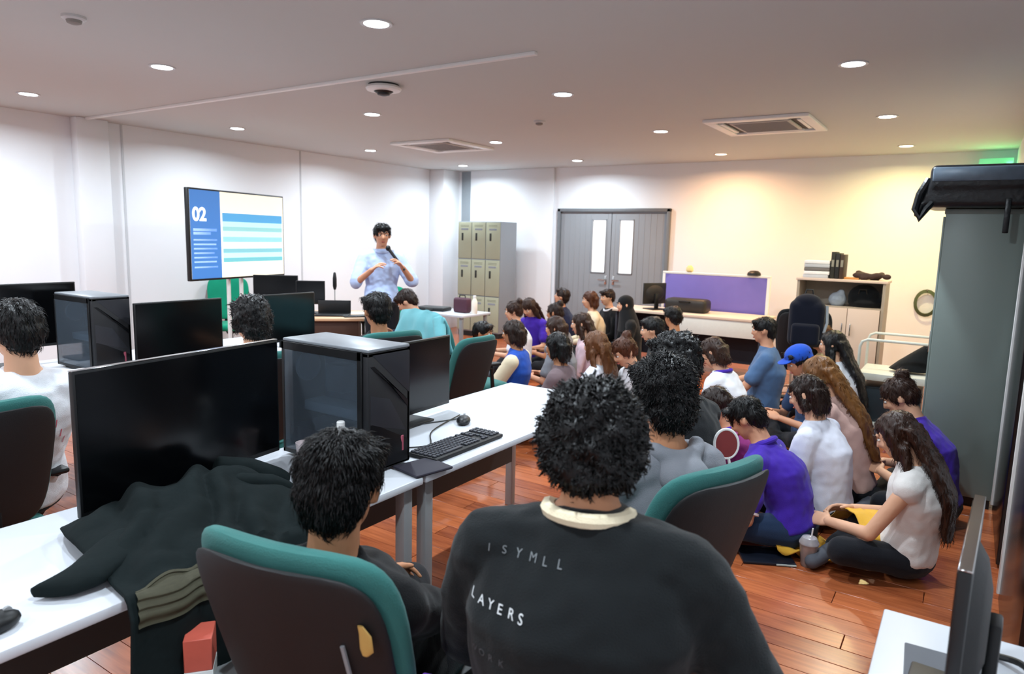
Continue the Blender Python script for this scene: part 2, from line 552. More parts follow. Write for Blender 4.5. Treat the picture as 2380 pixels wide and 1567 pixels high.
# --- office chair prototype (faces +Y)
def make_chair(label, shellm=BLACKM, fab=TEAL):
    r = root('office_chair', label, 'chair', (0, 0, 0), 0, 'green office chairs')
    part('seat', S().rbox(-.25, .25, -.22, .26, .42, .50, r=.035, seg=3), fab, r)
    # backrest: padded slab lofted upward, then bowed
    def back(y0, th, w, z0, z1, n=36):
        rings = 18
        vs, fs = [], []
        for j in range(rings + 1):
            t = -math.pi / 2 + math.pi * j / rings
            st, ct = math.sin(t), math.cos(t)
            v = (math.copysign(abs(st) ** .55, st) + 1) / 2
            k = max(.02, abs(ct) ** .30)
            ww = w * k * (.90 + .12 * v - .04 * v * v)
            tt = th * max(.05, abs(ct) ** .5)
            for i in range(n):
                a = 2 * math.pi * i / n
                c, q = math.cos(a), math.sin(a)
                x = ww * math.copysign(abs(c) ** .45, c)
                yy = tt * math.copysign(abs(q) ** .8, q)
                vs.append((x, y0 - .15 * v + .05 * (x / w) ** 2 + yy, z0 + (z1 - z0) * v))
        for j in range(rings):
            for i in range(n):
                i2 = (i + 1) % n
                fs.append((j * n + i, j * n + i2, (j + 1) * n + i2, (j + 1) * n + i))
        fs.append(tuple(range(n - 1, -1, -1)))
        fs.append(tuple(rings * n + i for i in range(n)))
        return S().add(vs, fs)
    part('backrest', back(-.225, .036, .238, .52, 1.03), fab, r)
    part('back_shell', back(-.262, .014, .222, .535, 1.0), shellm, r)
    part('back_bracket', S().rbox(-.05, .05, -.30, -.255, .36, .62, r=.01).rbox(-.05, .05, -.30, 0, .36, .40, r=.01), BLACK, r)
    for s_ in (-1, 1):
        part('armrest', S().tube([(s_ * .26, .05, .42), (s_ * .29, .05, .46), (s_ * .29, .03, .64), (s_ * .28, -.14, .66)], .016).rbox(s_ * .28 - .035, s_ * .28 + .035, -.17, .11, .655, .68, r=.012), BLACK, r)
    part('gas_column', S().lathe([(.03, .10), (.03, .25), (.02, .25), (.02, .42)], n=14), BLACK, r)
    for k in range(5):
        a = math.radians(72 * k + 18)
        c, s2 = math.cos(a), math.sin(a)
        l = part('base_leg', S().tube([(c * .02, s2 * .02, .12), (c * .16, s2 * .16, .105), (c * .29, s2 * .29, .075)], [.028, .022, .016]), BLACK, r)
        part('caster', S().tube([(c * .29 - s2 * .022, s2 * .29 + c * .022, .03), (c * .29 + s2 * .022, s2 * .29 - c * .022, .03)], .03, n=14), BLACK, l)
    return r
chair_proto = make_chair('green office chair with black back shell holding the boy in foreground')
chair_used = [False]
def chair(x, y, ang, label):
    """ang: facing direction in degrees from +X"""
    if not chair_used[0]:
        chair_used[0] = True
        chair_proto.location = (x, y, 0)
        chair_proto.rotation_euler = (0, 0, math.radians(ang - 90))
        chair_proto['label'] = label
        return chair_proto
    return copy_tree(chair_proto, None, (x, y, 0), ang - 90, label)
c0 = chair(-1.115, 1.145, 101, 'teal-rimmed office chair with a black back, in the foreground under the boy')
c0.scale = (1.06, .97, .99)
c1 = chair(-.825, 1.89, 161, 'teal-rimmed office chair seen from its side, under the man in grey hoodie')
c1.scale = (1.0, 1.0, 1.0)
chair(-3.02, .90, 180, 'green-rimmed office chair at the left edge, under the man in the white T-shirt')
chair(-3.17, 2.20, 174, 'teal office chair mostly hidden behind the large near monitor')
chair(-3.24, 3.20, 165, 'teal office chair under the round-headed viewer by the wooden table')
c5 = chair(-2.98, 3.66, 178, 'empty teal-rimmed office chair, black back above far end of the desk')
c5.scale = (.93, .93, .93)
chair(-3.22, 4.24, 72, 'office chair with the pale teal jacket hung over its back')
def stool(x, y, h, label):
    st = root('stool', label, 'stool', (x, y, 0))
    part('stool_top', S().lathe([(.16, h - .05), (.175, h - .03), (.17, h - .004), (.15, h)], n=24), BLACKM, st)
    part('gas_column', S().lathe([(.03, .10), (.03, .25), (.02, .25), (.02, h - .05)], n=14), BLACK, st)
    for k in range(4):
        a = k * math.pi / 2 + .5
        part('base_leg', S().tube([(.02 * math.cos(a), .02 * math.sin(a), .11), (.2 * math.cos(a), .2 * math.sin(a), .03)], [.02, .014]), BLACK, st)
stool(-.62, 1.02, .47, 'black round stool under the man in the black printed sweater')
stool(-1.0, 2.66, .44, 'black stool hidden behind the wavy-haired man in the hoodie')
cx_ = chair(-7.47, 5.12, -30, 'plain green chair standing behind the television stand')
cx2 = chair(-5.30, 5.62, -35, 'green chair back beside the standing presenter')
bpc = chair(-1.30, 7.12, 100, 'black office chair carrying the black backpack before the shelf unit')
for c in (cx_, cx2, bpc):
    for ch in c.children:
        if ch.name.startswith(('backrest', 'seat')):
            me = ch.data.copy()
            me.materials.clear()
            me.materials.append(BLACKF if c is bpc else GREEN)
            ch.data = me
# sticker and white lettering strip on the foreground shell
part('sticker', S().loft([(Vector((.178, -.347, .835)), Vector((.006, 0, 0)), Vector((0, .003, 0))), (Vector((.184, -.352, .850)), Vector((.014, 0, 0)), Vector((0, .004, 0))), (Vector((.186, -.360, .885)), Vector((.013, 0, 0)), Vector((0, .004, 0))), (Vector((.180, -.366, .905)), Vector((.006, 0, 0)), Vector((0, .003, 0)))], n=12), mat('yellow_sticker', '#c9a45c'), c0, 'worn yellow sticker')
part('printed_strip', S().tube([(.150, -.313, .68), (.146, -.340, .76), (.138, -.360, .85)], .0045, n=6), mat('grey_print', '#8f9194'), c0, 'thin grey vertical print')

# --- monitors
def monitor(x, y, z, ang, w, h, zb, label, group='computer monitors', th=.02, screenm=SCREEN, white_edge=False):
    """ang: direction the screen faces, degrees from +X; zb: bottom of panel over the desk"""
    r = root('monitor', label, 'monitor', (x, y, z), ang - 90, group)
    part('bezel', S().rbox(-w / 2, w / 2, -th, 0, zb, zb + h, r=.004), BLACK, r)
    part('screen', S().box(-w / 2 + .008, w / 2 - .008, -.001, .0015, zb + .018, zb + h - .008), screenm, r)
    part('back_cover', S().loft([(Vector((0, -th, zb + h * .5)), Vector((w * .42, 0, 0)), Vector((0, 0, h * .40))), (Vector((0, -th - .018, zb + h * .48)), Vector((w * .36, 0, 0)), Vector((0, 0, h * .33))), (Vector((0, -th - .03, zb + h * .45)), Vector((w * .2, 0, 0)), Vector((0, 0, h * .2)))], n=20), BLACKM, r)
    part('stand_neck', S().rbox(-.03, .03, -th - .05, -th - .028, .006, zb + h * .5, r=.006), BLACK, r)
    part('stand_base', S().rbox(-.12, .12, -th - .13, .07, 0, .012, r=.005), BLACK, r)
    if white_edge:
        part('edge_highlight', S().rbox(-w / 2, w / 2, -th, 0, zb + h, zb + h + .003, r=.001, seg=1), CHROME, r, 'pale metal top edge')  # pale strip added in place of the highlight along the top edge
    return r
monitor(-2.10, 1.285, .74, 7, .765, .43, .03, 'large black monitor in the foreground, biggest screen on the near desk', white_edge=True)
monitor(-2.10, 2.33, .74, 2, .66, .345, .035, 'black monitor half hidden behind the foreground computer tower')
monitor(-4.12, 2.47, .74, 0, .58, .36, .06, 'dark switched-off monitor between the left tower and the tousled black-haired person')
monitor(-4.12, 3.29, .74, 0, .50, .35, .07, 'dark switched-off monitor left of the wooden teacher table')
monitor(-4.82, 1.72, .74, 0, .92, .40, .11, 'wide black screen cut by left picture edge, behind white T-shirt man')

# --- computer towers (glass side to -Y, front panel to +X)
FANM = mat('fan_dark', '#59626c', rough=.35)
TGL = mat('smoked_glass', '#a9b9c8', rough=.06, trans=.9, var=0)
def tower(x, y, z, label, h=.45, d=.455, w=.215):
    r = root('computer_tower', label, 'computer tower', (x, y, z), 0, 'computer towers')
    a, b = d / 2, w / 2
    s = S().box(-a, a, b - .012, b, .015, h).box(-a, -a + .012, -b, b, .015, h).box(-a, a, -b, b, h - .014, h).box(-a, a, -b, b, .015, .03).box(a - .05, a - .03, -b, b, .015, h)
    part('case_body', s, BLACKM, r)
    part('top_panel', S().rbox(-a, a, -b, b, h, h + .012, r=.004), mat('top_grey', '#7d8288', rough=.35, var=.1), r)  # top panel is a lighter grey than the black case
    part('side_glass', S().box(-a + .01, a - .05, -b - .004, -b, .02, h - .005), TGL, r)
    part('glass_frame', S().rbox(-a, -a + .012, -b - .006, -b, .015, h, r=.001, seg=1).rbox(a - .05, a - .028, -b - .006, -b, .015, h, r=.001, seg=1).rbox(-a, a - .03, -b - .006, -b, h - .03, h, r=.001, seg=1).rbox(-a, a - .03, -b - .006, -b, .015, .03, r=.001, seg=1), BLACK, r)
    part('mainboard', S().box(-a + .03, a - .10, b - .03, b - .014, .12, h - .04), mat('board_dark', '#4a586a', rough=.5, var=.5, scale=40), r)
    part('cooler', S().rbox(-.12, -.02, b - .10, b - .03, .25, .36, r=.01), mat('cooler_grey', '#6a7078', rough=.35, metal=.6), r)
    part('graphics_card', S().rbox(-a + .03, a - .13, b - .14, b - .04, .17, .21, r=.006), mat('card_grey', '#a8adb0', rough=.4), r)
    part('power_shroud', S().rbox(-a + .015, a - .06, -b + .02, b - .015, .03, .12, r=.003), mat('shroud', '#4a3b44', rough=.35), r)
    for fz, fx in ((.34, -a + .02), (.36, a - .09)):
        part('fan', S().lathe([(.055, -.01), (.06, 0), (.055, .01)], c=(0, 0, 0), n=20, X=Matrix.Translation((fx, 0, fz)) @ Matrix.Rotation(math.pi / 2, 4, 'Y')), FANM, r)
    fp = part('front_panel', S().rbox(a - .03, a, -b, b, .01, h, r=.004), mat('front_mesh', '#17181c', rough=.5, var=.2, bump=.3, bscale=900), r)
    def facet(pts, dx, m, nm):
        s = S()
        base = [(a + .0005, p[0], p[1]) for p in pts]
        cen = (a + dx, sum(p[0] for p in pts) / len(pts), sum(p[1] for p in pts) / len(pts))
        n = len(pts)
        s.add(base + [cen], [(i, (i + 1) % n, n) for i in range(n)] + [tuple(range(n))])
        part(nm, s, m, fp)
    g1 = mat('facet_grey', '#2b2c31', rough=.35)
    g2 = mat('facet_dark', '#0e0f12', rough=.3)
    facet([(-b + .02, h - .01), (b - .004, h - .01), (b - .004, h * .62)], .012, g1, 'facet')
    facet([(-b + .01, h - .05), (-b + .03, h - .05), (b - .01, h * .50), (b - .01, h * .56)], .008, g2, 'facet')
    facet([(-b + .01, h * .66), (0, h * .60), (b - .02, h * .30), (-b + .01, h * .42)], .010, g1, 'facet')
    facet([(-b + .01, .20), (b - .01, .10), (b - .01, .02), (-b + .01, .02)], .010, g2, 'facet')
    part('badge', S().rbox(a, a + .004, b - .05, b - .035, .06, .12, r=.002, seg=1), mat('pink_badge', '#a04a5c'), r, 'small pink badge')
    for sx in (-1, 1):
        for sy in (-1, 1):
            part('foot', S().lathe([(.014, 0), (.016, .015)], c=(sx * (a - .05), sy * (b - .03), 0), n=10), BLACK, r)
    return r
tower(-1.945, 1.815, .74, 'black computer tower with glass side in the foreground, centre of desk')
tower(-4.45, 2.10, .74, 'black computer tower on the back row desk, left of two monitors')

# --- keyboard
kb = root('keyboard', 'black keyboard lying near the front edge of the white desk', 'keyboard', (-1.70, 2.20, .74), 0)
part('keyboard_body', S().rbox(-.075, .075, -.225, .225, .002, .018, r=.005), BLACKM, kb)
KEYM = mat('key_cap', '#3a3c44', rough=.5)
kme = S().rbox(-.0078, .0078, -.0078, .0078, 0, .007, r=.0015, seg=1).mesh('key', KEYM)
for i in range(6):
    for j in range(22):
        if j in (15, 18) or (i == 0 and j in (13, 17)) or (i in (3, 4) and j == 16):
            continue
        yy = -.21 + j * .02
        xx = -.058 + i * .0215
        if i == 5 and 4 <= j <= 9:
            if j == 6:
                part('key', S().rbox(xx - .0078, xx + .0078, yy - .05, yy + .05, .018, .025, r=.0015, seg=1), KEYM, kb)
            continue
        part('key', kme, None, kb, loc=(xx, yy, .018))
thing('mouse_pad', S().rbox(-.075, .075, -.085, .085, 0, .012, r=.006), mat('pad_purple', '#2e2c38', rough=.7),
      'small dark square pad at the near end of the keyboard', 'pad', (-1.63, 1.90, .741), -12)
ms = root('computer_mouse', 'black computer mouse with cable on the white desk right of monitor', 'mouse', (-1.90, 2.50, .74), 30)
part('mouse_body', S().ell((0, 0, .016), (.033, .055, .022), n=16), BLACK, ms)
part('scroll_wheel', S().tube([(-.004, .03, .034), (.004, .03, .034)], .009, n=10), GREYMET, ms)
part('cable', S().tube([(0, .05, .012), (-.04, .06, .005), (-.12, .0, .004), (-.20, -.06, .004), (-.24, -.18, .004)], .003, n=6), BLACK, ms)
def cable(pts, label, m=BLACK, r=.003):
    P = [Vector(p) for p in pts]
    out = []
    for i in range(len(P) - 1):
        p0, p1, p2, p3 = P[max(i - 1, 0)], P[i], P[i + 1], P[min(i + 2, len(P) - 1)]
        for k in range(6):
            t = k / 6
            out.append(0.5 * ((2 * p1) + (-p0 + p2) * t + (2 * p0 - 5 * p1 + 4 * p2 - p3) * t * t + (-p0 + 3 * p1 - 3 * p2 + p3) * t ** 3))
    out.append(P[-1])
    return thing('cable', S().tube(out, r, n=6), m, label, 'cable')
cable([(-2.0, 1.45, .745), (-1.93, 1.52, .745), (-1.99, 1.60, .745), (-1.90, 1.66, .747), (-1.96, 1.50, .75), (-1.88, 1.44, .745)], 'looped black cable on the desk between the jacket and the tower')
cable([(-2.0, 2.60, .745), (-1.92, 2.30, .746), (-1.80, 2.14, .745), (-1.84, 2.05, .745)], 'black cable curving on the desk behind the keyboard')

# bottle and white cup behind the boy's head
bt = root('water_bottle', 'clear bottle with white cap in front of the tower glass', 'bottle', (-1.80, 1.655, .74))
part('bottle_body', S().lathe([(.028, 0), (.031, .01), (.031, .12), (.026, .15), (.013, .175), (.012, .185)], n=20), mat('clear_plastic', '#e6eef2', rough=.1, trans=.8, var=0), bt)
part('bottle_cap', S().lathe([(.0145, .18), (.0145, .203), (.012, .206)], n=20), WHITE, bt, 'white screw cap')
cp = root('paper_cup', 'white cup with pink mark beside the big monitor stand', 'cup', (-2.00, 1.665, .74))
part('cup_body', S().lathe([(.026, 0), (.036, .09), (.033, .09), (.024, .006)], n=20), mat('cup_white', '#efe2e4'), cp)
part('cup_mark', S().rbox(.010, .034, -.030, -.020, .03, .065, r=.003, seg=1), mat('cup_pink', '#b04a5e'), cp, 'pink mark')

# --- black jacket over the desk edge
JK = mat('jacket_cloth', '#11191a', rough=.85, var=.2, scale=6, bump=.3, bscale=30, spec=.15)
def jk(u, v):
    # u along the desk, v from the far side over the front edge and down
    prof = [(-2.06, .752), (-2.02, .80), (-1.95, .85), (-1.86, .86), (-1.75, .83), (-1.65, .79), (-1.56, .765), (-1.525, .71), (-1.515, .62), (-1.505, .54), (-1.50, .47)]
    t = v * (len(prof) - 1)
    i = min(int(t), len(prof) - 2)
    f = t - i
    x = prof[i][0] * (1 - f) + prof[i + 1][0] * f
    z = prof[i][1] * (1 - f) + prof[i + 1][1] * f
    ya = .86 - .14 * v ** .8
    yb = 1.50 - .24 * v - .75 * max(0.0, v - .62)
    yy = ya + (yb - ya) * u
    bell = max(0.0, math.sin(math.pi * min(1, max(0, u * .96 + .02)))) ** .5
    fold = math.sin((yy * 1.0 + x * .9) * 42 + 3.0 * noise.noise(Vector((x * 7, yy * 7, 1)))) * .010 + abs(noise.noise(Vector((x * 14, yy * 9, 7)))) * .014
    wv = noise.noise(Vector((x * 5 + yy * 2, yy * 8, 3))) * .03 + fold * (.35 + bell)
    if z > .745:
        z = .75 + (z - .75) * bell
        z = max(.752, z + wv * (.3 + .7 * bell))
    else:
        x += wv * .8 + .02
    return Vector((x, yy, z))
jr = root('jacket', 'dark green-black jacket heaped over the edge of the foreground desk', 'jacket', (0, 0, 0))
js = S().grid(jk, 70, 80)
jo = part('jacket_body', js, JK, jr)
sm = jo.modifiers.new('solid', 'SOLIDIFY')
sm.thickness = .008
sm.offset = 1
js2 = S()
js2.loft([(Vector(p), Vector((.0, 0, h)), Vector((w, .02, 0))) for p, w, h in (((-1.80, .93, .785), .07, .035), ((-1.75, .84, .78), .065, .032), ((-1.70, .75, .772), .055, .028), ((-1.70, .69, .766), .045, .022), ((-1.72, .655, .762), .03, .018))], n=16)
part('sleeve', remesh(js2, 'sleeve', JK, .01, 5), None, jr)
js3 = S().tube([(-1.98, 1.28, .84), (-1.94, 1.38, .81), (-1.88, 1.45, .78), (-1.86, 1.48, .77)], [.04, .045, .035, .02], n=12).tube([(-1.85, 1.25, .83), (-1.80, 1.36, .80), (-1.77, 1.42, .775)], [.03, .035, .02], n=12)
part('hood', remesh(js3, 'hood', JK, .01, 5), None, jr)
part('inner_label', S().grid(lambda u, v: jk(.04 + u * .36, .60 + v * .13) + Vector((.014 + .003 * math.sin(v * 25), -.004, .012)), 18, 24), mat('olive_print', '#3d3b2b', rough=.8, var=.3, scale=60, stretch=(1, 1, 8)), jr, 'olive quilted lining patch')
# red and white carton standing under the desk edge
bx = root('carton', 'small red and white carton under the foreground desk edge by the chair', 'box', (-1.47, .895, .522), 24)
bx.scale = (.9, .9, .74)
bx.rotation_euler = (0, 0, math.radians(50))
part('carton_body', S().rbox(-.035, .035, -.045, .045, .05, .16, r=.002, seg=1), mat('carton_red', '#c25a4a', rough=.5, var=.2, scale=15), bx)
part('carton_base', S().rbox(-.0355, .0355, -.0455, .0455, 0, .05, r=.002, seg=1), mat('carton_white', '#e6ebea', rough=.5), bx, 'white lower band')
st = root('stool', 'low grey stool holding the red carton under the desk', 'stool', (-1.43, .93, 0))
part('stool_top', S().lathe([(.13, .49), (.14, .50), (.14, .518), (.13, .52)], n=24), GREYMET, st)
for k in range(3):
    a = k * 2.094
    part('leg', S().tube([(.10 * math.cos(a), .10 * math.sin(a), .44), (.16 * math.cos(a), .16 * math.sin(a), 0)], .012), GREYMET, st)
bm_ = root('computer_mouse', 'black mouse at the lower left picture edge on desk', 'mouse', (-1.665, .545, .74), 0)
part('mouse_body', S().ell((0, 0, .018), (.035, .055, .024), n=16), BLACK, bm_)
part('scroll_wheel', S().tube([(-.004, .03, .036), (.004, .03, .036)], .009, n=10), GREYMET, bm_)

# --- white table and monitor at the right edge
rt_ = root('side_table', 'white table corner at the lower right, holding a monitor', 'table', (0, 0, 0))
part('tabletop', S().rbox(-.095, .225, .75, 1.81, .712, .74, r=.005), WHITELAM, rt_)
for lx, ly in ((-.06, .80), (-.06, 1.76), (.19, .80), (.19, 1.76)):
    part('leg', S().rbox(lx - .018, lx + .018, ly - .018, ly + .018, 0, .712, r=.003), GREYMET, rt_)
thing('desk_mat', S().rbox(-.09, .055, -.22, .22, 0, .004, r=.002, seg=1), mat('mat_grey', '#5c5f66', rough=.6), 'dark grey pad on white table beside the right-hand monitor', 'pad', (.06, 1.45, .7405), 3)
RS = mat('glossy_screen', '#0b0807', rough=.05, spec=.9)
mr = monitor(.040, 1.46, .74, 177, .42, .31, .05, 'monitor seen edge-on at the right picture edge, pale strip for its top edge highlight', screenm=RS, white_edge=True)
cable([(.12, 1.72, .745), (.17, 1.68, .76), (.19, 1.60, .75), (.16, 1.52, .745)], 'black plug and cable behind the right-hand monitor', r=.007)

# --- grey cabinet with black bag on top
cb = root('tall_cabinet', 'tall plain grey-green steel cabinet against the right wall', 'cabinet', (0, 0, 0))
CBM = mat('cabinet_grey', '#7c8883', rough=.42, var=.05, scale=3)
part('cabinet_body', S().rbox(-.165, .245, 5.08, 6.0, .06, 1.83, r=.005), CBM, cb)
part('plinth', S().box(-.15, .235, 5.10, 5.98, 0, .06), BLACK, cb)
part('top_cap', S().rbox(-.172, .25, 5.073, 6.005, 1.815, 1.845, r=.004), CBM, cb)
for k in range(2):
    y0, y1 = 5.10 + k * .445, 5.535 + k * .445
    d = part('door', S().rbox(-.178, -.166, y0, y1, .08, 1.80, r=.003), CBM, cb)
    part('handle', S().rbox(-.195, -.178, y1 - .05 if k == 0 else y0 + .03, y1 - .03 if k == 0 else y0 + .05, .90, 1.05, r=.004), CHROME, d)
bag = root('black_bag', 'long shiny black bag lying on top of the grey cabinet', 'bag', (0, 0, 0))
BAGM = mat('bag_leather', '#14171a', rough=.32, var=.2, bump=.3, bscale=30)
s = S().rbox(-.28, .255, 4.96, 5.5, 1.85, 2.00, r=.03, seg=3).rbox(-.265, .255, 4.95, 5.45, 1.95, 2.10, r=.025, seg=3).loft([(Vector((-.27, 5.1, 1.98)), Vector((.03, 0, 0)), Vector((0, .12, 0))), (Vector((-.30, 5.05, 1.86)), Vector((.03, 0, 0)), Vector((0, .09, 0))), (Vector((-.315, 5.0, 1.79)), Vector((.02, 0, 0)), Vector((0, .04, 0)))])
part('bag_body', remesh(s, 'bag_body', BAGM, .015, 4), None, bag)
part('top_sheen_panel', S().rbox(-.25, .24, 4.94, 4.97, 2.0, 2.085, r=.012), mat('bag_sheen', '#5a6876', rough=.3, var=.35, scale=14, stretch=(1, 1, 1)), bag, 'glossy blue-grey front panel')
part('strap', S().tube([(-.27, 5.0, 2.02), (-.31, 4.97, 1.93), (-.325, 4.96, 1.84), (-.30, 4.96, 1.78), (-.27, 4.97, 1.84), (-.24, 4.98, 1.88)], .022), BAGM, bag, 'hanging strap loop')
part('strap', S().rbox(.125, .155, 4.955, 4.975, 1.70, 1.90, r=.005), BAGM, bag, 'narrow strap hanging over the cabinet face')

# --- lockers
lk = root('lockers', 'three-column beige-grey steel lockers beside the left column', 'lockers', (0, 0, 0))
LKD = mat('locker_door', '#a2a48c', rough=.45, var=.05, scale=4)
LKS = mat('locker_side', '#8a9097', rough=.45, var=.03)
lx0, lx1, ly0, ly1 = -7.0, -6.17, 9.0, 9.45
part('locker_body', S().rbox(lx0, lx1, ly0, ly1, .08, 1.85, r=.004), LKS, lk)
part('plinth', S().box(lx0 + .01, lx1 - .01, ly0 + .02, ly1, 0, .08), BLACK, lk)
cw = (lx1 - lx0) / 3
zr = [(.10, .66), (.675, 1.245), (1.26, 1.835)]
for i in range(3):
    for j, (z0, z1) in enumerate(zr):
        a, b = lx0 + i * cw + .006, lx0 + (i + 1) * cw - .006
        d = part('door', S().rbox(a, b, ly0 - .016, ly0 - .002, z0, z1, r=.004), LKD, lk)
        hz = z1 - .22
        part('handle', S().rbox(a + .07, a + .105, ly0 - .022, ly0 - .015, hz - .07, hz + .05, r=.012), mat('handle_dark', '#1c1e1c', rough=.4), d)
        part('vent', S().box(a + .05, b - .05, ly0 - .0185, ly0 - .0155, z1 - .05, z1 - .044).box(a + .05, b - .05, ly0 - .0185, ly0 - .0155, z1 - .07, z1 - .064), mat('vent_line', '#6d6f5e'), d)
        part('name_holder', S().rbox(a + .06, b - .06, ly0 - .0195, ly0 - .0155, z1 - .125, z1 - .095, r=.001, seg=1), LKS, d)

# --- television on stand
TVc = Vector((-6.82, 4.83, 1.552))
tv = root('television', 'large television on a wheeled stand showing a blue and cream slide', 'television', (TVc.x, TVc.y, 0), math.degrees(math.atan2(.9712, -.2383)) + 180)
# local: +X toward image left?  screen faces -Y of the flipped frame -> build with screen on +Y
tw, thh, zc = 1.49, .95, 1.552
part('bezel', S().rbox(-tw / 2, tw / 2, -.05, 0, zc - thh / 2, zc + thh / 2, r=.008), BLACK, tv)
scr = part('screen', S().box(-tw / 2 + .018, tw / 2 - .018, -.001, .002, zc - thh / 2 + .022, zc + thh / 2 - .018), mat('slide_cream', '#f3eedb', emit=.62, var=.02, scale=2, rough=.3), tv)
sw, sh = tw - .036, thh - .04
xL = sw / 2            # picture-left edge of the screen is local +X
zT = zc + thh / 2 - .018
def band(nm, u0, u1, v0, v1, col, e=.62, y=.003):
    return part(nm, S().box(xL - u1 * sw, xL - u0 * sw, .002, y, zT - v1 * sh, zT - v0 * sh), mat('slide_' + col.strip('#'), col, emit=e, var=.02, rough=.3), scr)
band('slide_band', 0, .29, 0, 1, '#3f78bd')
for v0, v1, c in ((.24, .34, '#4f9ed0'), (.34, .40, '#b9e9f2'), (.40, .45, '#8fc8c8'), (.45, .52, '#c8f4f6'), (.52, .58, '#93cfd8'), (.58, .66, '#dff3ee'), (.66, .71, '#7fbfc8'), (.71, .77, '#c0f1fa'), (.77, .82, '#6fbcc4')):
    band('slide_row', .31, .985, v0, v1, c)
for k, (v, l) in enumerate(((.43, .25), (.47, .19), (.55, .25), (.60, .24), (.65, .25), (.70, .22), (.75, .25), (.80, .24), (.86, .25))):
    band('slide_text_line', .025, l, v, v + (.03 if k < 2 else .018), '#a9cdf3')
def text_mesh(txt, size, ext=.001, bold=0.0):
    cu = bpy.data.curves.new('txt', 'FONT')
    cu.body = txt
    cu.size = size
    cu.extrude = ext
    cu.offset = bold
    cu.align_x = 'LEFT'
    ob = bpy.data.objects.new('tmp', cu)
    COL.objects.link(ob)
    dg = bpy.context.evaluated_depsgraph_get()
    me = bpy.data.meshes.new_from_object(ob.evaluated_get(dg))
    bpy.data.objects.remove(ob)
    return me
tm = text_mesh('02', .19, .001, .006)
tm.materials.clear()
tm.materials.append(mat('slide_white', '#f4faff', emit=.8, var=0))
part('slide_number', tm, None, scr, 'white digits 02', loc=(xL - .03, .0045, zT - .31), rot=(math.radians(90), 0, math.radians(180)))
part('tv_back', S().rbox(-.45, .45, -.09, -.05, zc - .3, zc + .25, r=.02), BLACKM, tv)
for sx in (-.10, .10):
    part('stand_pole', S().tube([(sx, -.10, .06), (sx, -.10, zc)], .022, n=12), WHITE, tv)
part('stand_base', S().rbox(-.45, .45, -.16, -.06, .05, .09, r=.01).rbox(-.45, -.38, -.40, .28, .05, .09, r=.01).rbox(.38, .45, -.40, .28, .05, .09, r=.01), WHITE, tv)
for sx in (-.415, .415):
    for sy in (-.36, .24):
        part('caster', S().tube([(sx - .015, sy, .028), (sx + .015, sy, .028)], .028, n=12), BLACK, tv)

# --- teacher table (rotated 45 degrees) and what stands on it
tt = root('wooden_table', 'pale wood teacher table beside the presenter', 'table', (-5.83, 4.87, 0), 45)
part('tabletop', S().rbox(-.50, .62, -.38, .38, .72, .75, r=.004), WOOD, tt)
part('front_panel', S().rbox(-.46, .58, -.33, -.31, .18, .72, r=.003), mat('dark_wood', '#4a2c1c', rough=.5), tt)
for lx in (-.47, .56):
    part('side_panel', S().rbox(lx, lx + .022, -.35, .35, 0, .72, r=.003), mat('dark_wood', '#4a2c1c', rough=.5), tt)
def on_table(lx, ly):
    v = Matrix.Rotation(math.radians(45), 3, 'Z') @ Vector((lx, ly, 0))
    return v.x - 5.83, v.y + 4.87
x, y = on_table(-.30, .12)
monitor(x, y, .75, -50, .46, .30, .10, 'black monitor on the wooden table, under the television corner')
x, y = on_table(.06, .05)
monitor(x, y, .75, -50, .30, .25, .10, 'smaller black monitor on the wooden table, nearer the microphone')
x, y = on_table(.30, -.12)
lp = root('laptop', 'open black laptop lying on the wooden table before the presenter', 'laptop', (x, y, .75), 40)
part('laptop_base', S().rbox(-.17, .17, -.12, .12, 0, .018, r=.005), BLACK, lp)
part('laptop_lid', S().rbox(-.17, .17, .10, .115, .015, .15, r=.004), BLACK, lp)
x, y = on_table(.30, .28)
mi = root('desk_microphone', 'thin gooseneck microphone rising from the wooden table', 'microphone', (x, y, .75))
part('stand_base', S().lathe([(.06, 0), (.06, .012), (.02, .02)]), BLACK, mi)
part('stand_neck', S().tube([(0, 0, .01), (0, 0, .25)], .005), GREYMET, mi)
part('microphone_head', S().lathe([(.012, .24), (.022, .28), (.022, .36), (.014, .42), (.008, .43)]), BLACK, mi)
x, y = on_table(.52, -.22)
thing('notebook', S().rbox(-.12, .12, -.08, .08, 0, .012, r=.003), BLACK, 'black notebook lying near the right end of the wooden table', 'notebook', (x, y, .75), 60)
x, y = on_table(.48, .12)
thing('paper_sheet', S().rbox(-.15, .15, -.105, .105, 0, .003, r=.001, seg=1), WHITE, 'white paper sheet on the wooden table beside the presenter', 'paper', (x, y, .75), 35)

# --- low table by the lockers
lt = root('low_table', 'low white table in front of the lockers with bottles on it', 'table', (-5.55, 6.95, 0))
part('tabletop', S().rbox(-.55, .45, -.3, .3, .62, .65, r=.005), WHITELAM, lt)
for sx in (-.5, .4):
    for sy in (-.25, .25):
        part('leg', S().rbox(sx - .02, sx + .02, sy - .02, sy + .02, 0, .62, r=.003), GREYMET, lt)
b_ = root('bag', 'dark maroon pouch standing beside the white bottle by the lockers', 'bag', (-5.33, 6.95, .65))
part('bag_body', S().rbox(-.11, .11, -.06, .06, 0, .19, r=.03, seg=3), mat('maroon', '#4a2434', rough=.6), b_)
part('bag_handle', S().tube([(-.05, 0, .18), (-.04, 0, .22), (.04, 0, .22), (.05, 0, .18)], .008), BLACK, b_)
b_ = root('bottle', 'white bottle standing in front of the locker doors', 'bottle', (-5.14, 6.95, .65))
part('bottle_body', S().lathe([(.035, 0), (.038, .01), (.038, .15), (.02, .19), (.018, .20)], n=18), mat('bottle_white', '#f0e6d8'), b_)
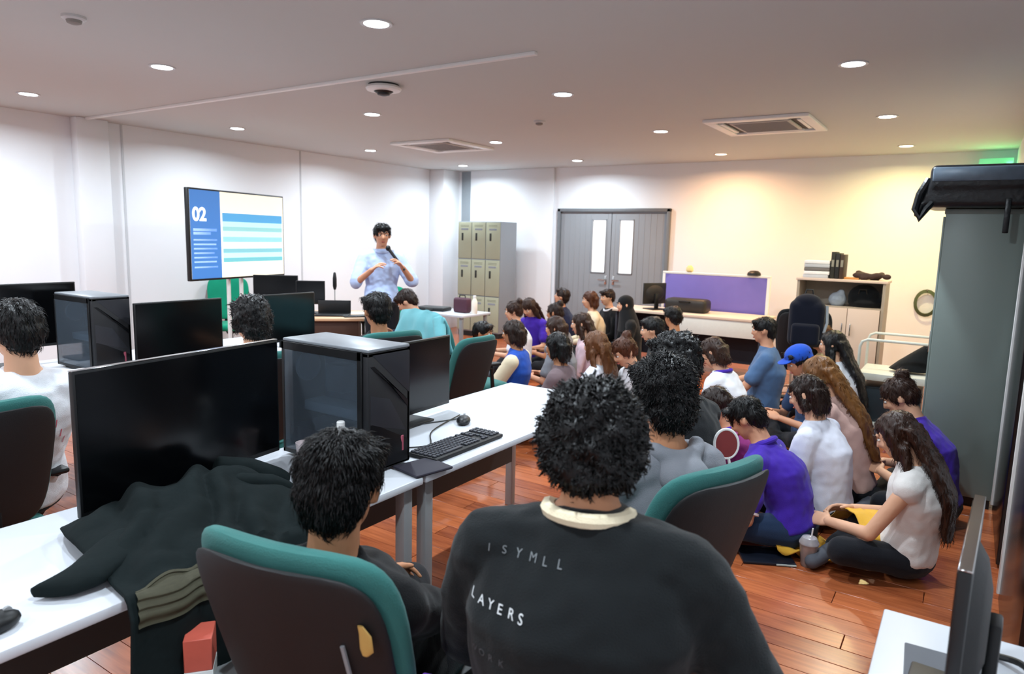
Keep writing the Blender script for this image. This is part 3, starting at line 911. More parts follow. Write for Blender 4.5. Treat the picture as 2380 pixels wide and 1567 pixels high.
part('bottle_cap', S().lathe([(.02, .195), (.02, .225), (.016, .228)], n=18), WHITE, b_)
b_ = root('case', 'flat black case on the low table, left of maroon pouch', 'case', (-5.75, 6.90, .65), 10)
part('case_body', S().rbox(-.20, .20, -.12, .12, 0, .05, r=.02, seg=3), BLACK, b_)
part('case_handle', S().tube([(-.05, -.12, .025), (-.04, -.15, .025), (.04, -.15, .025), (.05, -.12, .025)], .008), BLACK, b_)

# --- purple partition and reception desk
pt = root('partition', 'purple fabric partition with white frame behind the beige desk', 'partition', (-2.76, 8.95, 0))
part('fabric_panel', S().rbox(-.66, .66, -.02, .02, .58, 1.185, r=.004), fabric('violet', '#7d74c4', .05), pt)
part('top_rail', S().rbox(-.70, .70, -.03, .03, 1.185, 1.215, r=.006), WHITE, pt)
for sx in (-1, 1):
    part('side_rail', S().rbox(sx * .68 - .02, sx * .68 + .02, -.028, .028, 0, 1.19, r=.005), WHITE, pt)
part('bottom_rail', S().rbox(-.68, .68, -.028, .028, .54, .58, r=.005), WHITE, pt)
rd = root('beige_desk', 'beige desk with white front panel before the purple partition', 'desk', (0, 0, 0))
part('desk_top', S().rbox(-3.85, -1.95, 8.22, 8.90, .70, .73, r=.004), BEIGE, rd)
part('front_panel', S().rbox(-3.0, -2.0, 8.235, 8.25, .50, .70, r=.003), mat('panel_white', '#d8dcd6', rough=.5), rd)
for sx in (-3.82, -3.02, -1.99):
    part('leg_panel', S().rbox(sx, sx + .025, 8.26, 8.86, 0, .70, r=.003), mat('leg_dark', '#2c2f3a', rough=.6), rd)
part('back_panel', S().rbox(-3.8, -1.98, 8.80, 8.815, .1, .70, r=.002, seg=1), mat('leg_dark', '#2c2f3a', rough=.6), rd)
monitor(-3.42, 8.55, .73, 150, .36, .27, .07, 'thin dark monitor seen edge-on left of the purple partition')
b_ = root('black_case', 'long black rounded bag lying on the beige desk before purple panel', 'bag', (-2.95, 8.55, .73), 0)
part('bag_body', S().rbox(-.28, .26, -.13, .13, 0, .17, r=.05, seg=3), mat('case_black', '#26221f', rough=.5), b_)
part('bag_handle', S().tube([(-.08, -.12, .13), (-.07, -.16, .14), (.05, -.16, .14), (.06, -.12, .13)], .01), BLACK, b_)
thing('black_dome', S().lathe([(.085, 0), (.08, .03), (.05, .055), (.01, .06)], n=18), BLACK, 'small black dome lying on the top of purple partition', 'hat', (-2.27, 8.95, 1.215))
thing('ornament', S().lathe([(.03, 0), (.05, .02), (.045, .06), (.02, .09)], n=14), mat('ornament_yellow', '#d8c98f'), 'small yellowish ornament on top of the purple partition', 'ornament', (-3.10, 8.95, 1.215))

# --- shelf unit on the right
sf = root('shelf_unit', 'pinkish beige shelf cabinet with open top compartment on the right', 'cabinet', (0, 0, 0))
SHM = mat('shelf_pink', '#d8c1b0', rough=.5, var=.03, scale=3)
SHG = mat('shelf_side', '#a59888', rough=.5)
part('top_board', S().rbox(-1.50, -.66, 7.60, 8.0, 1.25, 1.275, r=.003), SHM, sf)
part('side_board', S().rbox(-1.49, -1.465, 7.61, 8.0, 0, 1.25, r=.002, seg=1), SHG, sf)
part('side_board', S().rbox(-.70, -.675, 7.61, 8.0, 0, 1.25, r=.002, seg=1), SHG, sf)
part('back_board', S().box(-1.465, -.70, 7.98, 7.99, 0, 1.25), SHG, sf)
part('shelf_board', S().rbox(-1.465, -.70, 7.61, 7.98, .985, 1.0, r=.002, seg=1), SHG, sf)
for a, b in ((-1.28, -.995), (-.99, -.705)):
    d = part('cabinet_door', S().rbox(a, b, 7.59, 7.608, .06, .99, r=.003), SHM, sf)
    part('handle', S().rbox(b - .04 if a < -1.1 else a + .03, b - .03 if a < -1.1 else a + .04, 7.575, 7.592, .72, .84, r=.003), CHROME, d)
part('cabinet_door', S().rbox(-1.465, -1.285, 7.59, 7.608, .06, .99, r=.003), SHM, sf)
part('plinth', S().box(-1.465, -.70, 7.63, 7.98, 0, .06), SHG, sf)
for k in range(5):
    m = [mat('sheet_grey', '#b8bcc2'), mat('sheet_white', '#e8e8e8'), mat('sheet_dark', '#6f6a68')][k % 3]
    thing('document_tray', S().rbox(-.12, .12, -.13, .13, 0, .034, r=.004), m,
          ['dark base tray under the paper stack on the shelf unit', 'lowest grey tray of the paper stack on shelf unit', 'middle white tray of the stack on the shelf unit', 'upper grey tray of the stack on shelf unit', 'topmost tray of the paper stack on the shelf unit'][k],
          'tray', (-1.33 + (k % 2) * .005, 7.78, 1.275 + k * .036), (k * 7) % 5, 'trays stacked on the shelf unit')
for k in range(3):
    bn = root('ring_binder', ['left dark binder standing on the shelf unit', 'middle dark binder standing on the shelf unit', 'right brown binder standing on the shelf unit'][k], 'binder', (-1.175 + k * .042, 7.78, 1.275), 0, 'binders on the shelf unit')
    part('binder_cover', S().rbox(-.019, .019, -.12, .12, 0, .27 - .012 * k, r=.003), mat(['binder_a', 'binder_b', 'binder_c'][k], ['#26261f', '#1b1c1c', '#3b2a1e'][k]), bn)
    part('spine_label', S().rbox(-.011, .011, -.123, -.119, .12, .19, r=.001, seg=1), mat('spine', '#8c8a7c'), bn)
thing('wooden_block', S().rbox(-.07, .07, -.05, .05, 0, .02, r=.004), mat('block_orange', '#cf8f4e'), 'flat orange-brown block beside the binders', 'block', (-1.0, 7.76, 1.275))
s = S()
random.seed(9)
for k in range(14):
    s.ell((random.uniform(-.15, .15), random.uniform(-.06, .06), random.uniform(.03, .08)), (random.uniform(.03, .06), .04, .03), n=8)
thing('folded_cloth', remesh(s, 'folded_cloth', mat('dark_cloth', '#3a2824', rough=.8, var=.3, scale=30), .012, 2), None, 'crumpled dark brown cap and cloth at the right end of shelf unit top', 'cloth', (-.80, 7.78, 1.265))
s = S().ell((0, 0, .05), (.15, .12, .13), n=16).ell((.02, 0, 0), (.17, .13, .07), n=16)
g_ = root('black_bag', 'black rounded bag inside the open shelf compartment', 'bag', (-.88, 7.80, 1.05))
part('bag_body', remesh(s, 'bag_body', BLACKF, .012, 3), None, g_)
part('bag_handle', S().tube([(-.04, -.10, .08), (-.03, -.12, .13), (.03, -.12, .13), (.04, -.10, .08)], .007), BLACK, g_)
thing('plastic_bag', remesh(S().ell((0, 0, .06), (.09, .08, .08), n=12).ell((.03, 0, .12), (.04, .04, .05), n=12), 'plastic_bag', mat('plastic_blue', '#aab6c2', rough=.25, bump=.8, bscale=25), .012, 1), None, 'crumpled pale blue plastic bag left of the black bag in shelf', 'bag', (-1.12, 7.78, 1.0))
# cable reel on the wall
cr = root('hanging_cable', 'coiled dark green cable hanging on wall right of shelf unit', 'cable', (-.42, 9.70, .95))
s = S()
for k in range(4):
    s.tube([(math.cos(t) * (.10 + .008 * k), .005 * k, math.sin(t) * (.13 + .01 * k)) for t in [i * .3142 for i in range(21)]], .007, n=6)
part('coil', s, mat('cable_olive', '#4f5a3c', rough=.6), cr)
part('loose_end', S().tube([(.1, 0, 0), (.2, 0, .06), (.35, 0, .12), (.5, 0, .22)], .006, n=6), mat('cable_olive', '#4f5a3c', rough=.6), cr)
part('hook', S().tube([(0, .03, .15), (0, -.02, .15), (0, -.02, .17)], .006), CHROME, cr)

# --- trolley
tr = root('trolley', 'white tubular trolley frame between the shelf unit and grey cabinet', 'trolley', (0, 0, 0))
TRM = mat('trolley_white', '#cfd2c8', rough=.4)
yy0, yy1 = 6.40, 6.95
for yy in (yy0, yy1):
    part('rail', S().tube([(-.715, yy, .05), (-.715, yy, .78), (-.70, yy, .82), (-.66, yy, .84), (-.20, yy, .84), (-.15, yy, .82), (-.135, yy, .78), (-.135, yy, .05)], .012), TRM, tr)
part('upper_shelf', S().rbox(-.71, -.14, yy0, yy1, .50, .56, r=.006), TRM, tr)
part('lower_shelf', S().rbox(-.71, -.14, yy0, yy1, .10, .14, r=.006), TRM, tr)
for x in (-.69, -.15):
    for yy in (yy0, yy1):
        part('caster', S().tube([(x - .012, yy, .03), (x + .012, yy, .03)], .03, n=12), BLACK, tr)
g_ = root('black_bag', 'black triangular bag slumped on the trolley shelf', 'bag', (-.30, 6.65, .56))
part('bag_body', remesh(S().loft([(Vector((-.05, 0, .02)), Vector((.17, 0, 0)), Vector((0, .12, 0))), (Vector((0, 0, .10)), Vector((.14, 0, 0)), Vector((0, .10, 0))), (Vector((.05, 0, .20)), Vector((.07, 0, 0)), Vector((0, .06, 0))), (Vector((.09, 0, .27)), Vector((.02, 0, 0)), Vector((0, .02, 0)))]), 'bag_body', BLACKF, .014, 3), None, g_)
part('strap', S().tube([(.06, -.05, .22), (.10, -.06, .28), (.12, 0, .30), (.10, .05, .22)], .008), BLACK, g_)
thing('storage_box', S().rbox(-.22, .22, -.16, .16, 0, .30, r=.01), mat('box_navy', '#1b2a33', rough=.5), 'dark blue-black box on the lower trolley shelf', 'box', (-.46, 6.62, .14))

# --- chair with backpack in front of the shelf unit
bp = root('backpack', 'black and navy backpack hung on the chair by the shelf unit', 'backpack', (-1.19, 6.62, .68), 8)
BPM = fabric('backpack', '#0e1220')
part('backpack_body', remesh(S().rbox(-.15, .15, -.10, .08, .02, .44, r=.06, seg=3).ell((0, -.02, .42), (.12, .08, .08)), 'backpack_body', BPM, .013, 4), None, bp)
part('front_pocket', remesh(S().rbox(-.12, .12, -.15, -.08, .04, .24, r=.035, seg=3), 'front_pocket', BPM, .012, 3), None, bp)
for sx in (-1, 1):
    part('strap', S().tube([(sx * .07, .06, .46), (sx * .09, .13, .40), (sx * .10, .12, .22), (sx * .09, .08, .08)], .018), BPM, bp)
part('carry_loop', S().tube([(-.03, .03, .48), (-.02, .03, .53), (.03, .03, .53), (.04, .03, .48)], .008), BLACK, bp)
part('grey_strap', S().tube([(.16, -.05, .40), (.17, -.06, .25), (.15, -.08, .16)], .012), mat('strap_grey', '#9aa0a4'), bp, 'pale grey side strap')

#@@PEOPLE@@
# ================================================================== PEOPLE
SK = [mat('skin_%d' % i, c, rough=.5, var=.05, scale=12, spec=.35) for i, c in enumerate(('#c99273', '#b27c5a', '#d6a485', '#9c6a4c'))]
LIP = mat('lip', '#a4564c', rough=.4)
EYEW = mat('eye_white', '#e9e6e0', rough=.2)
EYED = mat('eye_dark', '#140d0a', rough=.15)
HB = hairmat('black', '#0c0b0c')
HDB = hairmat('dark_brown', '#23140e')
HBR = hairmat('brown', '#2f1b12')
HAU = hairmat('auburn', '#482614')
HLB = hairmat('light_brown', '#5e3a20')

def hand_shape():
    s = S()
    s.loft([(Vector((0, -.01, 0)), Vector((.024, 0, 0)), Vector((0, 0, .018))), (Vector((0, .02, 0)), Vector((.036, 0, 0)), Vector((0, 0, .016))), (Vector((0, .06, 0)), Vector((.042, 0, 0)), Vector((0, 0, .014))), (Vector((0, .088, -.002)), Vector((.041, 0, 0)), Vector((0, 0, .012)))], n=16)
    for x, L, dz in ((.031, .064, 0), (.010, .074, .002), (-.011, .070, .001), (-.031, .054, -.002)):
        p0 = Vector((x, .078, dz))
        p1 = Vector((x * 1.06, .078 + L * .48, dz - .010))
        p2 = Vector((x * 1.08, .078 + L * .78, dz - .030))
        p3 = Vector((x * 1.06, .078 + L * .92, dz - .050))
        s.cap(p0, p1, .0092, .0085, 8).cap(p1, p2, .0085, .0078, 8).cap(p2, p3, .0078, .0068, 8)
    s.cap((.022, .012, -.004), (.050, .042, -.014), .015, .011, 8).cap((.050, .042, -.014), (.060, .072, -.024), .011, .0085, 8)
    return s
_h = remesh(hand_shape(), 'hand', SK[0], .0052, 2)
HANDV = [v.co.copy() for v in _h.vertices]
HANDF = [list(p.vertices) for p in _h.polygons]
_h2 = remesh(hand_shape(), 'hand', SK[0], .0085, 1)
HANDV2 = [v.co.copy() for v in _h2.vertices]
HANDF2 = [list(p.vertices) for p in _h2.polygons]

def wob(me, amp, freq, seed=0, stretch=(1, 1, 1)):
    o = Vector((seed * 7.3, seed * 3.1, seed))
    me.calc_loop_triangles()
    ns = [v.normal.copy() for v in me.vertices]
    for v, nn in zip(me.vertices, ns):
        p = Vector((v.co.x * stretch[0], v.co.y * stretch[1], v.co.z * stretch[2])) * freq + o
        v.co += nn * (noise.noise(p) * amp)
    me.update()

def ik(a, t, l1, l2, pole):
    d = t - a
    L = min(d.length, (l1 + l2) * .995)
    dn = d.normalized()
    t = a + dn * L
    c = (l1 * l1 + L * L - l2 * l2) / (2 * L)
    h = math.sqrt(max(0, l1 * l1 - c * c))
    pp = pole - dn * pole.dot(dn)
    pp = pp.normalized() if pp.length > 1e-5 else dn.orthogonal().normalized()
    return a + dn * c + pp * h, t

def tufts(s, verts, norms, n, L, r, flow, curl, rng):
    for _ in range(n):
        i = rng.randrange(len(verts))
        p, nn = verts[i], norms[i]
        d = flow(p, nn)
        d = (d + Vector((rng.gauss(0, curl), rng.gauss(0, curl), rng.gauss(0, curl)))).normalized()
        l = L * rng.uniform(.6, 1.3)
        p0 = p - nn * .004
        p1 = p + d * l * .5 + nn * l * (.08 + .4 * curl)
        p2 = p + d * l + nn * l * .02 + Vector((rng.gauss(0, curl), rng.gauss(0, curl), rng.gauss(0, curl))) * l * .4
        a = d.cross(nn)
        a = a.normalized() if a.length > 1e-4 else Vector((1, 0, 0))
        o = len(s.v)
        rr = r * rng.uniform(.7, 1.2)
        s.v += [p0 + a * rr, p0 - a * rr, p0 + nn * rr * .8, p1 + a * rr * .7, p1 - a * rr * .7, p1 + nn * rr * .7, p2]
        for f in ((0, 1, 4, 3), (1, 2, 5, 4), (2, 0, 3, 5), (3, 4, 6), (4, 5, 6), (5, 3, 6)):
            s.f.append([o + k for k in f])
            s.m.append(0)

def person(label, head, ang, pose='floor', skin=0, shirt=None, sleeve='short', trousers=None, hair=('short', HB), lean=.10, side=0.0,
           hyaw=0, hpitch=-8, hands=None, near=0, shoes=None, size=1.0, fat=1.0, seatz=.47, collar=None, droll=0, parts=None, neckup=0.0):
    rng = random.Random(label)
    sk = SK[skin]
    H = Vector(head)
    a = math.radians(ang)
    F = Vector((math.cos(a), math.sin(a), 0))
    Rr = Vector((math.sin(a), -math.cos(a), 0))
    U = Vector((0, 0, 1))
    bz = {'floor': .115, 'chair': seatz + .095, 'stand': .93}[pose]
    P = Vector((H.x, H.y, 0)) - F * lean - Rr * side
    P.z = bz
    base = Vector((P.x, P.y, 0))
    Rt = root('person', label, 'person', base)
    voxel = .009 if near else .0135
    L = lambda v: v - base
    P, H = L(P), L(H)
    # head frame
    ah = a + math.radians(hyaw)
    hf = Vector((math.cos(ah), math.sin(ah), 0))
    hr = Vector((math.sin(ah), -math.cos(ah), 0))
    pt_ = math.radians(hpitch)
    hf2 = (hf * math.cos(pt_) + U * math.sin(pt_)).normalized()
    hu = hr.cross(hf2)
    HR = Matrix((hr, hf2, hu)).transposed()
    if droll:
        HR = HR @ Matrix.Rotation(math.radians(droll), 3, 'Y')
    hu = HR @ Vector((0, 0, 1))
    HX = Matrix.Translation(H) @ HR.to_4x4()
    neck_top = HX @ Vector((0, -.015, -.06))
    N = neck_top - hu * (.055 - neckup * .5) - U * (.035 - neckup * .5) - F * .01
    Sc = N - U * .055 - F * .012
    sw = .172 * size
    W = P.lerp(Sc, .36) - F * (.012 + lean * .10)
    Ch = P.lerp(Sc, .72) - F * (.015 + lean * .12)
    axis = (Sc - P).normalized()
    fwd = Rr.cross(axis) * -1
    if fwd.dot(F) < 0:
        fwd = -fwd
    z_ = size
    def torso(s, inf, lo=0.0):
        e = inf
        f_ = fat
        s.loft([(P - axis * (.075 - lo), Rr * (.11 * z_ + e), fwd * (.085 + e)),
                (P - axis * (.02 - lo), Rr * (.165 * z_ * f_ + e), fwd * (.12 * f_ + e)),
                (P + axis * .06, Rr * (.158 * z_ * f_ + e), fwd * (.118 * f_ + e)),
                (W, Rr * (.138 * z_ * f_ + e), fwd * (.105 * f_ + e)),
                (Ch, Rr * (.160 * z_ * f_ + e), fwd * (.118 * f_ + e)),
                (Ch.lerp(Sc, .6), Rr * (.165 * z_ + e), fwd * (.10 + e)),
                (Sc + axis * .01, Rr * (.125 * z_ + e), fwd * (.068 + e)),
                (N + axis * .005, Rr * (.060 + e * .6), fwd * (.055 + e * .6))], n=20)
        for q in (-1, 1):
            s.cap(Sc - axis * .02 + Rr * q * .08, Sc + Rr * q * (sw - .012) - axis * .035, .062 + e, .054 + e)
    hl, hr_ = None, None
    if hands is None:
        if pose == 'floor':
            hands = [('l', F * .30 + Rr * -.09 + U * .16), ('r', F * .31 + Rr * .09 + U * .17)]
        elif pose == 'chair':
            hands = [('l', F * .36 + Rr * -.12 + U * .14), ('r', F * .36 + Rr * .12 + U * .14)]
        else:
            hands = [('l', F * .05 + Rr * -.26 - U * .1), ('r', F * .05 + Rr * .26 - U * .1)]
        tg = {k: P + v for k, v in hands}
    else:
        tg = {k: (P + F * v[1] + Rr * v[0] + U * v[2]) for k, v in hands.items()}
    arms = {}
    for k, q in (('l', -1), ('r', 1)):
        sh = Sc + Rr * q * sw - axis * .035
        pole = Rr * q * .6 - U * .8 - F * .35
        el, wr = ik(sh, tg[k], .285 * min(1, z_ + .05), .245 * min(1, z_ + .05), pole)
        arms[k] = (sh, el, wr)
    # legs
    legs = {}
    for k, q in (('l', -1), ('r', 1)):
        hip = P + Rr * q * .085
        if pose == 'floor':
            kn = P + F * .25 * z_ + Rr * q * .28 * z_
            kn.z = .145
            an = P + F * (.33 if q > 0 else .26) * z_ - Rr * q * .10
            an.z = .085 if q > 0 else .06
            toe = an - Rr * q * .13 + F * .05
            toe.z = .05
        elif pose == 'chair':
            kn = P + F * .41 + Rr * q * .14
            kn.z = seatz + .06
            an = kn + F * .03 + Rr * q * .02
            an.z = .095
            toe = an + F * .15
            toe.z = .045
        else:
            kn = P + Rr * q * .10 + F * .02
            kn.z = .49
            an = P + Rr * q * .12 - F * .01
            an.z = .095
            toe = an + F * .15 + Rr * q * .03
            toe.z = .045
        legs[k] = (hip, kn, an, toe)
    # ---- body (one continuous mesh)
    s = S()
    s.ell((0, -.004, .012), (.074, .092, .096), n=18, X=HX)
    s.ell((0, .030, -.045), (.056, .056, .062), n=16, X=HX)
    s.ell((0, .055, -.088), (.026, .024, .020), n=12, X=HX)
    s.ell((0, .000, -.055), (.058, .055, .045), n=14, X=HX)
    s.cap((0, .084, .012), (0, .100, -.026), .009, .013, 8, X=HX)
    s.ell((.016, .083, -.02), (.02, .014, .016), n=8, X=HX)
    s.ell((-.016, .083, -.02), (.02, .014, .016), n=8, X=HX)
    s.cap((-.038, .076, .026), (.038, .076, .026), .011, .011, 8, X=HX)
    for q in (-1, 1):
        s.ell((q * .078, -.006, -.010), (.010, .018, .030), n=12, X=HX)
        s.ell((q * .037, .062, -.025), (.022, .02, .02), n=10, X=HX)
    s.cap(neck_top, N + axis * -.01, .050, .056, 14)
    torso(s, -.004)
    for k in ('l', 'r'):
        sh, el, wr = arms[k]
        s.cap(sh, el, .046 * z_, .037 * z_)
        s.cap(el, wr, .037 * z_, .026)
        hip, kn, an, toe = legs[k]
        s.cap(hip, kn, .082 * z_, .055)
        s.cap(kn, an, .054, .036)
        s.cap(an - U * .01, toe, .036, .028)
    body = remesh(s, 'body', sk, voxel, 3)
    # hands joined on the wrists
    vs = [v.co.copy() for v in body.vertices]
    fs = [list(p.vertices) for p in body.polygons]
    bpy.data.meshes.remove(body)
    sb = S()
    sb.v, sb.f, sb.m = vs, fs, [0] * len(fs)
    hv, hfaces = (HANDV, HANDF) if near >= 1 else (HANDV2, HANDF2)
    for k, q in (('l', -1), ('r', 1)):
        sh, el, wr = arms[k]
        d = (wr - el).normalized()
        inward = -Rr * q
        zz = (U * .6 - inward * .6)
        xx = d.cross(zz)
        xx = xx.normalized()
        if xx.dot(inward + U * .4) < 0:
            xx = -xx
        bk = xx.cross(d) if q < 0 else d.cross(xx)
        bk = xx.cross(d)
        if bk.dot(zz) < 0:
            bk = -bk
        HM = Matrix((xx, d, bk)).transposed().to_4x4()
        HM.translation = wr + d * .004
        flip = HM.to_3x3().determinant() < 0
        o = len(sb.v)
        sb.v += [HM @ v for v in hv]
        for f in hfaces:
            f2 = [o + i for i in f]
            sb.f.append(f2[::-1] if flip else f2)
            sb.m.append(0)
    me = bpy.data.meshes.new('body')
    me.from_pydata(sb.v, [], sb.f)
    me.materials.append(sk)
    me.shade_smooth()
    part('body', me, None, Rt)
    for q in (-1, 1):
        es = S().ell((q * .030, .0745, .004), (.0125, .0125, .009), n=12, X=HX)
        e = part('eye', es, EYEW, Rt)
        part('iris', S().ell((q * .030, .083, .004), (.0062, .0058, .0062), n=10, X=HX), EYED, e)
        part('eyebrow', S().tube([HX @ Vector((q * .014, .094, .028)), HX @ Vector((q * .032, .092, .034)), HX @ Vector((q * .050, .080, .028))], [.003, .0042, .002], n=6), hair[1], Rt)
    part('mouth', S().ell((0, .086, -.060), (.021, .010, .0065), n=12, X=HX), LIP, Rt)
    # ---- shirt
    if shirt:
        s = S()
        torso(s, .015, .02)
        if fat > 1.0 or near:
            s.cap(Sc - axis * .01 + Rr * -.05, Sc + Rr * .05 - axis * .01, .07, .07)
        for k in ('l', 'r'):
            sh, el, wr = arms[k]
            if sleeve == 'long':
                s.cap(sh, el, .064 * z_, .053 * z_)
                s.cap(el, wr - (wr - el).normalized() * .02, .053 * z_, .040)
            elif sleeve == 'short':
                s.cap(sh, sh.lerp(el, .68), .062 * z_, .062 * z_)
            elif sleeve == 'loose':
                s.cap(sh - axis * .015, el, .062 * z_, .066 * z_)
                s.cap(el, wr - (wr - el).normalized() * .03, .064 * z_, .052)
            elif sleeve == 'half':
                s.cap(sh, sh.lerp(el, .95), .068 * z_, .068 * z_)
        sm_ = remesh(s, 'shirt', shirt, voxel, 4)
        wob(sm_, .011 if near else .008, 9, rng.random() * 9, (1, 1, .7))
        wob(sm_, .004, 26, rng.random() * 9)
        so = part('shirt', sm_, None, Rt)
    if collar:
        cs = S()
        c0_ = N - axis * .012
        pts = [c0_ + axis * .006 + Rr * math.cos(t) * .076 + fwd * math.sin(t) * .074 - axis * (.028 * (math.sin(t) > 0) * math.sin(t)) for t in [i * math.pi / 12 for i in range(25)]]
        cs.tube(pts, .014, n=8)
        part('collar', cs, collar, Rt)
    # ---- trousers
    if trousers:
        s = S()
        s.loft([(P - axis * .088, Rr * .115 * z_, fwd * .09), (P - axis * .03, Rr * (.172 * z_ * fat + .004), fwd * .130 * fat), (P + axis * .055, Rr * (.160 * z_ * fat + .006), fwd * .122 * fat)], n=18)
        for k in ('l', 'r'):
            hip, kn, an, toe = legs[k]
            s.cap(hip, kn, .093 * z_, .068)
            s.cap(kn, an.lerp(kn, .06), .067, .052)
        tm_ = remesh(s, 'trousers', trousers, voxel * 1.1, 4)
        wob(tm_, .008, 10, rng.random() * 9)
        part('trousers', tm_, None, Rt)
    shm = shoes or mat('sock_grey', '#50525a', rough=.8)
    for k in ('l', 'r'):
        hip, kn, an, toe = legs[k]
        d = (toe - an).normalized()
        ss = S().cap(an - U * .012 - d * .03, toe + d * .02, .043, .036, 12)
        part('shoe', ss, shm, Rt)
    # ---- hair
    style, hm = hair
    s = S()
    k_ = {'curly': 1.07, 'wavy': 1.06}.get(style, 1.0)
    front = .0
    s.ell((0, -.012, .028 if style == 'curly' else .032), (.084 * k_, .099 * k_, .084 * k_), n=20, X=HX)
    s.ell((0, -.045, -.004), (.076 * k_, .066 * k_, .074 * k_), n=16, X=HX)
    if style in ('short', 'curly', 'wavy', 'cap'):
        s.ell((0, -.056, -.045), (.060 * k_, .042, .045), n=14, X=HX)
        for q in (-1, 1):
            s.ell((q * .070 * k_, -.005, .018), (.016, .035, .034), n=10, X=HX)
        if style == 'wavy':
            s.ell((0, -.055, -.060), (.075, .055, .055), n=14, X=HX)
            for q in (-1, 1):
                s.ell((q * .070, -.02, -.01), (.03, .045, .06), n=12, X=HX)
        if style == 'curly':
            s.ell((0, -.050, -.03), (.085, .065, .07), n=14, X=HX)
            for q in (-1, 1):
                s.ell((q * .068, -.022, -.005), (.032, .05, .06), n=12, X=HX)
        s.cap((-.05, .062, .072), (.05, .062, .072), .024, .024, 10, X=HX)
    if style == 'bun':
        s.ell((0, -.075, .105), (.042, .042, .038), n=14, X=HX)
        for q in (-1, 1):
            s.ell((q * .070, .01, .012), (.016, .04, .045), n=10, X=HX)
        s.ell((0, -.058, -.04), (.05, .035, .04), n=12, X=HX)
    if style in ('long', 'bob', 'pony', 'straight'):
        for q in (-1, 1):
            s.cap((q * .072, .012, .03), (q * .078, -.005, -.075), .024, .022, 10, X=HX)
        bl = {'long': .42, 'straight': .50, 'bob': .16, 'pony': .34}[style]
        w0 = .04 if style == 'pony' else (.098 if style == 'straight' else .088)
        p0 = HX @ Vector((0, -.075, .02))
        if style == 'pony':
            s.cap(p0 - U * .0, p0 - hf * .05 - U * .03, .03, .03)
        back = -axis * bl
        off = -F * (.05 if style == 'pony' else .015)
        Nb = N - fwd * .10 + F * 0
        q1 = Nb + U * .0
        q2 = Sc.lerp(Ch, .6) - fwd * .135
        q3 = Sc.lerp(W, .95) - fwd * .140
        chain = [(p0, w0, .045), (q1, w0 * 1.05, .045), (q2, w0 * 1.12, .034)]
        if style in ('long', 'straight'):
            chain.append((q3, w0 * .85, .026))
        if style == 'straight':
            chain.append((P.lerp(W, .85) - fwd * .145, w0 * .6, .018))
        if style == 'bob':
            chain = [(p0, .085, .05), (HX @ Vector((0, -.06, -.085)), .085, .05), (HX @ Vector((0, -.055, -.125)), .07, .035)]
        s.loft([(c, Rr * w, fwd * t) for c, w, t in chain], n=16)
        if style in ('long', 'straight'):
            for q in (-1, 1):
                e1 = Sc + Rr * q * .105 + fwd * .01 + axis * .03
                e2 = Ch + Rr * q * .16 + fwd * (-.04 if style == 'long' else -.10)
                s.cap(HX @ Vector((q * .074, .028, .01)), HX @ Vector((q * .080, .030, -.10)), .018, .016, 10)
                s.cap(HX @ Vector((q * .078, -.012, -.06)), e1, .030, .020, 10)
                if style == 'long':
                    s.cap(e1, e2, .026, .018, 10)
    if style == 'hijab':
        s.ell((0, -.01, -.04), (.088, .085, .10), n=16, X=HX)
        s.loft([(neck_top, Rr * .09, fwd * .09), (Sc, Rr * .16, fwd * .12), (Sc - axis * .12, Rr * .19, fwd * .14)], n=18)
    vox = .0075 if near else .0115
    hm_ = remesh(s, 'hair', hm, vox, 2)
    if style == 'curly':
        wob(hm_, .016, 34, rng.random() * 9)
        wob(hm_, .008, 80, rng.random() * 9)
    elif style == 'wavy':
        wob(hm_, .014, 26, rng.random() * 9, (1, 1, .6))
        wob(hm_, .006, 70, rng.random() * 9)
    elif style != 'hijab':
        wob(hm_, .009, 34, rng.random() * 9, (1, 1, .22))
        wob(hm_, .004, 90, rng.random() * 9, (1, 1, .25))
    ho = part('hair', hm_, None, Rt)
    if style != 'hijab':
        vs = [v.co.copy() for v in hm_.vertices]
        ns = [v.normal.copy() for v in hm_.vertices]
        crown = HX @ Vector((0, -.03, .14))
        def flow(p, nn):
            d = (p - crown) - U * .03
            d = d - nn * d.dot(nn)
            if p.z < H.z - .08:
                d = -U + nn * .1
            return d.normalized() if d.length > 1e-4 else -U
        ts = S()
        cnt = {0: 260, 1: 1200, 2: 4500}[near]
        if style in ('curly', 'wavy'):
            tufts(ts, vs, ns, cnt, .013 if style == 'curly' else .018, .0024 if near else .004, flow, .75 if style == 'curly' else .5, rng)
        else:
            tufts(ts, vs, ns, cnt, .032, .0019 if near else .0035, flow, .09, rng)
        me = bpy.data.meshes.new('hair_strands')
        me.from_pydata(ts.v, [], ts.f)
        me.materials.append(hm)
        me.shade_smooth()
        o = part('hair_strands', me, None, ho)
        o['kind'] = 'stuff'
    if style == 'cap':
        cm = parts or fabric('cap_blue', '#1f4fb8')
        s = S().ell((0, -.012, .055), (.092, .108, .082), n=20, X=HX)
        s.ell((0, -.05, .02), (.085, .068, .06), n=16, X=HX)
        co = part('cap', remesh(s, 'cap', cm, .008, 3), None, Rt, 'blue baseball cap')
        part('cap_brim', S().loft([(HX @ Vector((0, .07, .052)), HR @ Vector((.068, 0, 0)), HR @ Vector((0, .02, .004))), (HX @ Vector((0, .10, .046)), HR @ Vector((.070, 0, 0)), HR @ Vector((0, .055, .002))), (HX @ Vector((0, .10, .040)), HR @ Vector((.068, 0, 0)), HR @ Vector((0, .052, .002)))], n=20), cm, co)
    return dict(root=Rt, P=P, N=N, Sc=Sc, Ch=Ch, W=W, R=Rr, F=F, fwd=fwd, axis=axis, arms=arms, legs=legs, HX=HX, base=base)

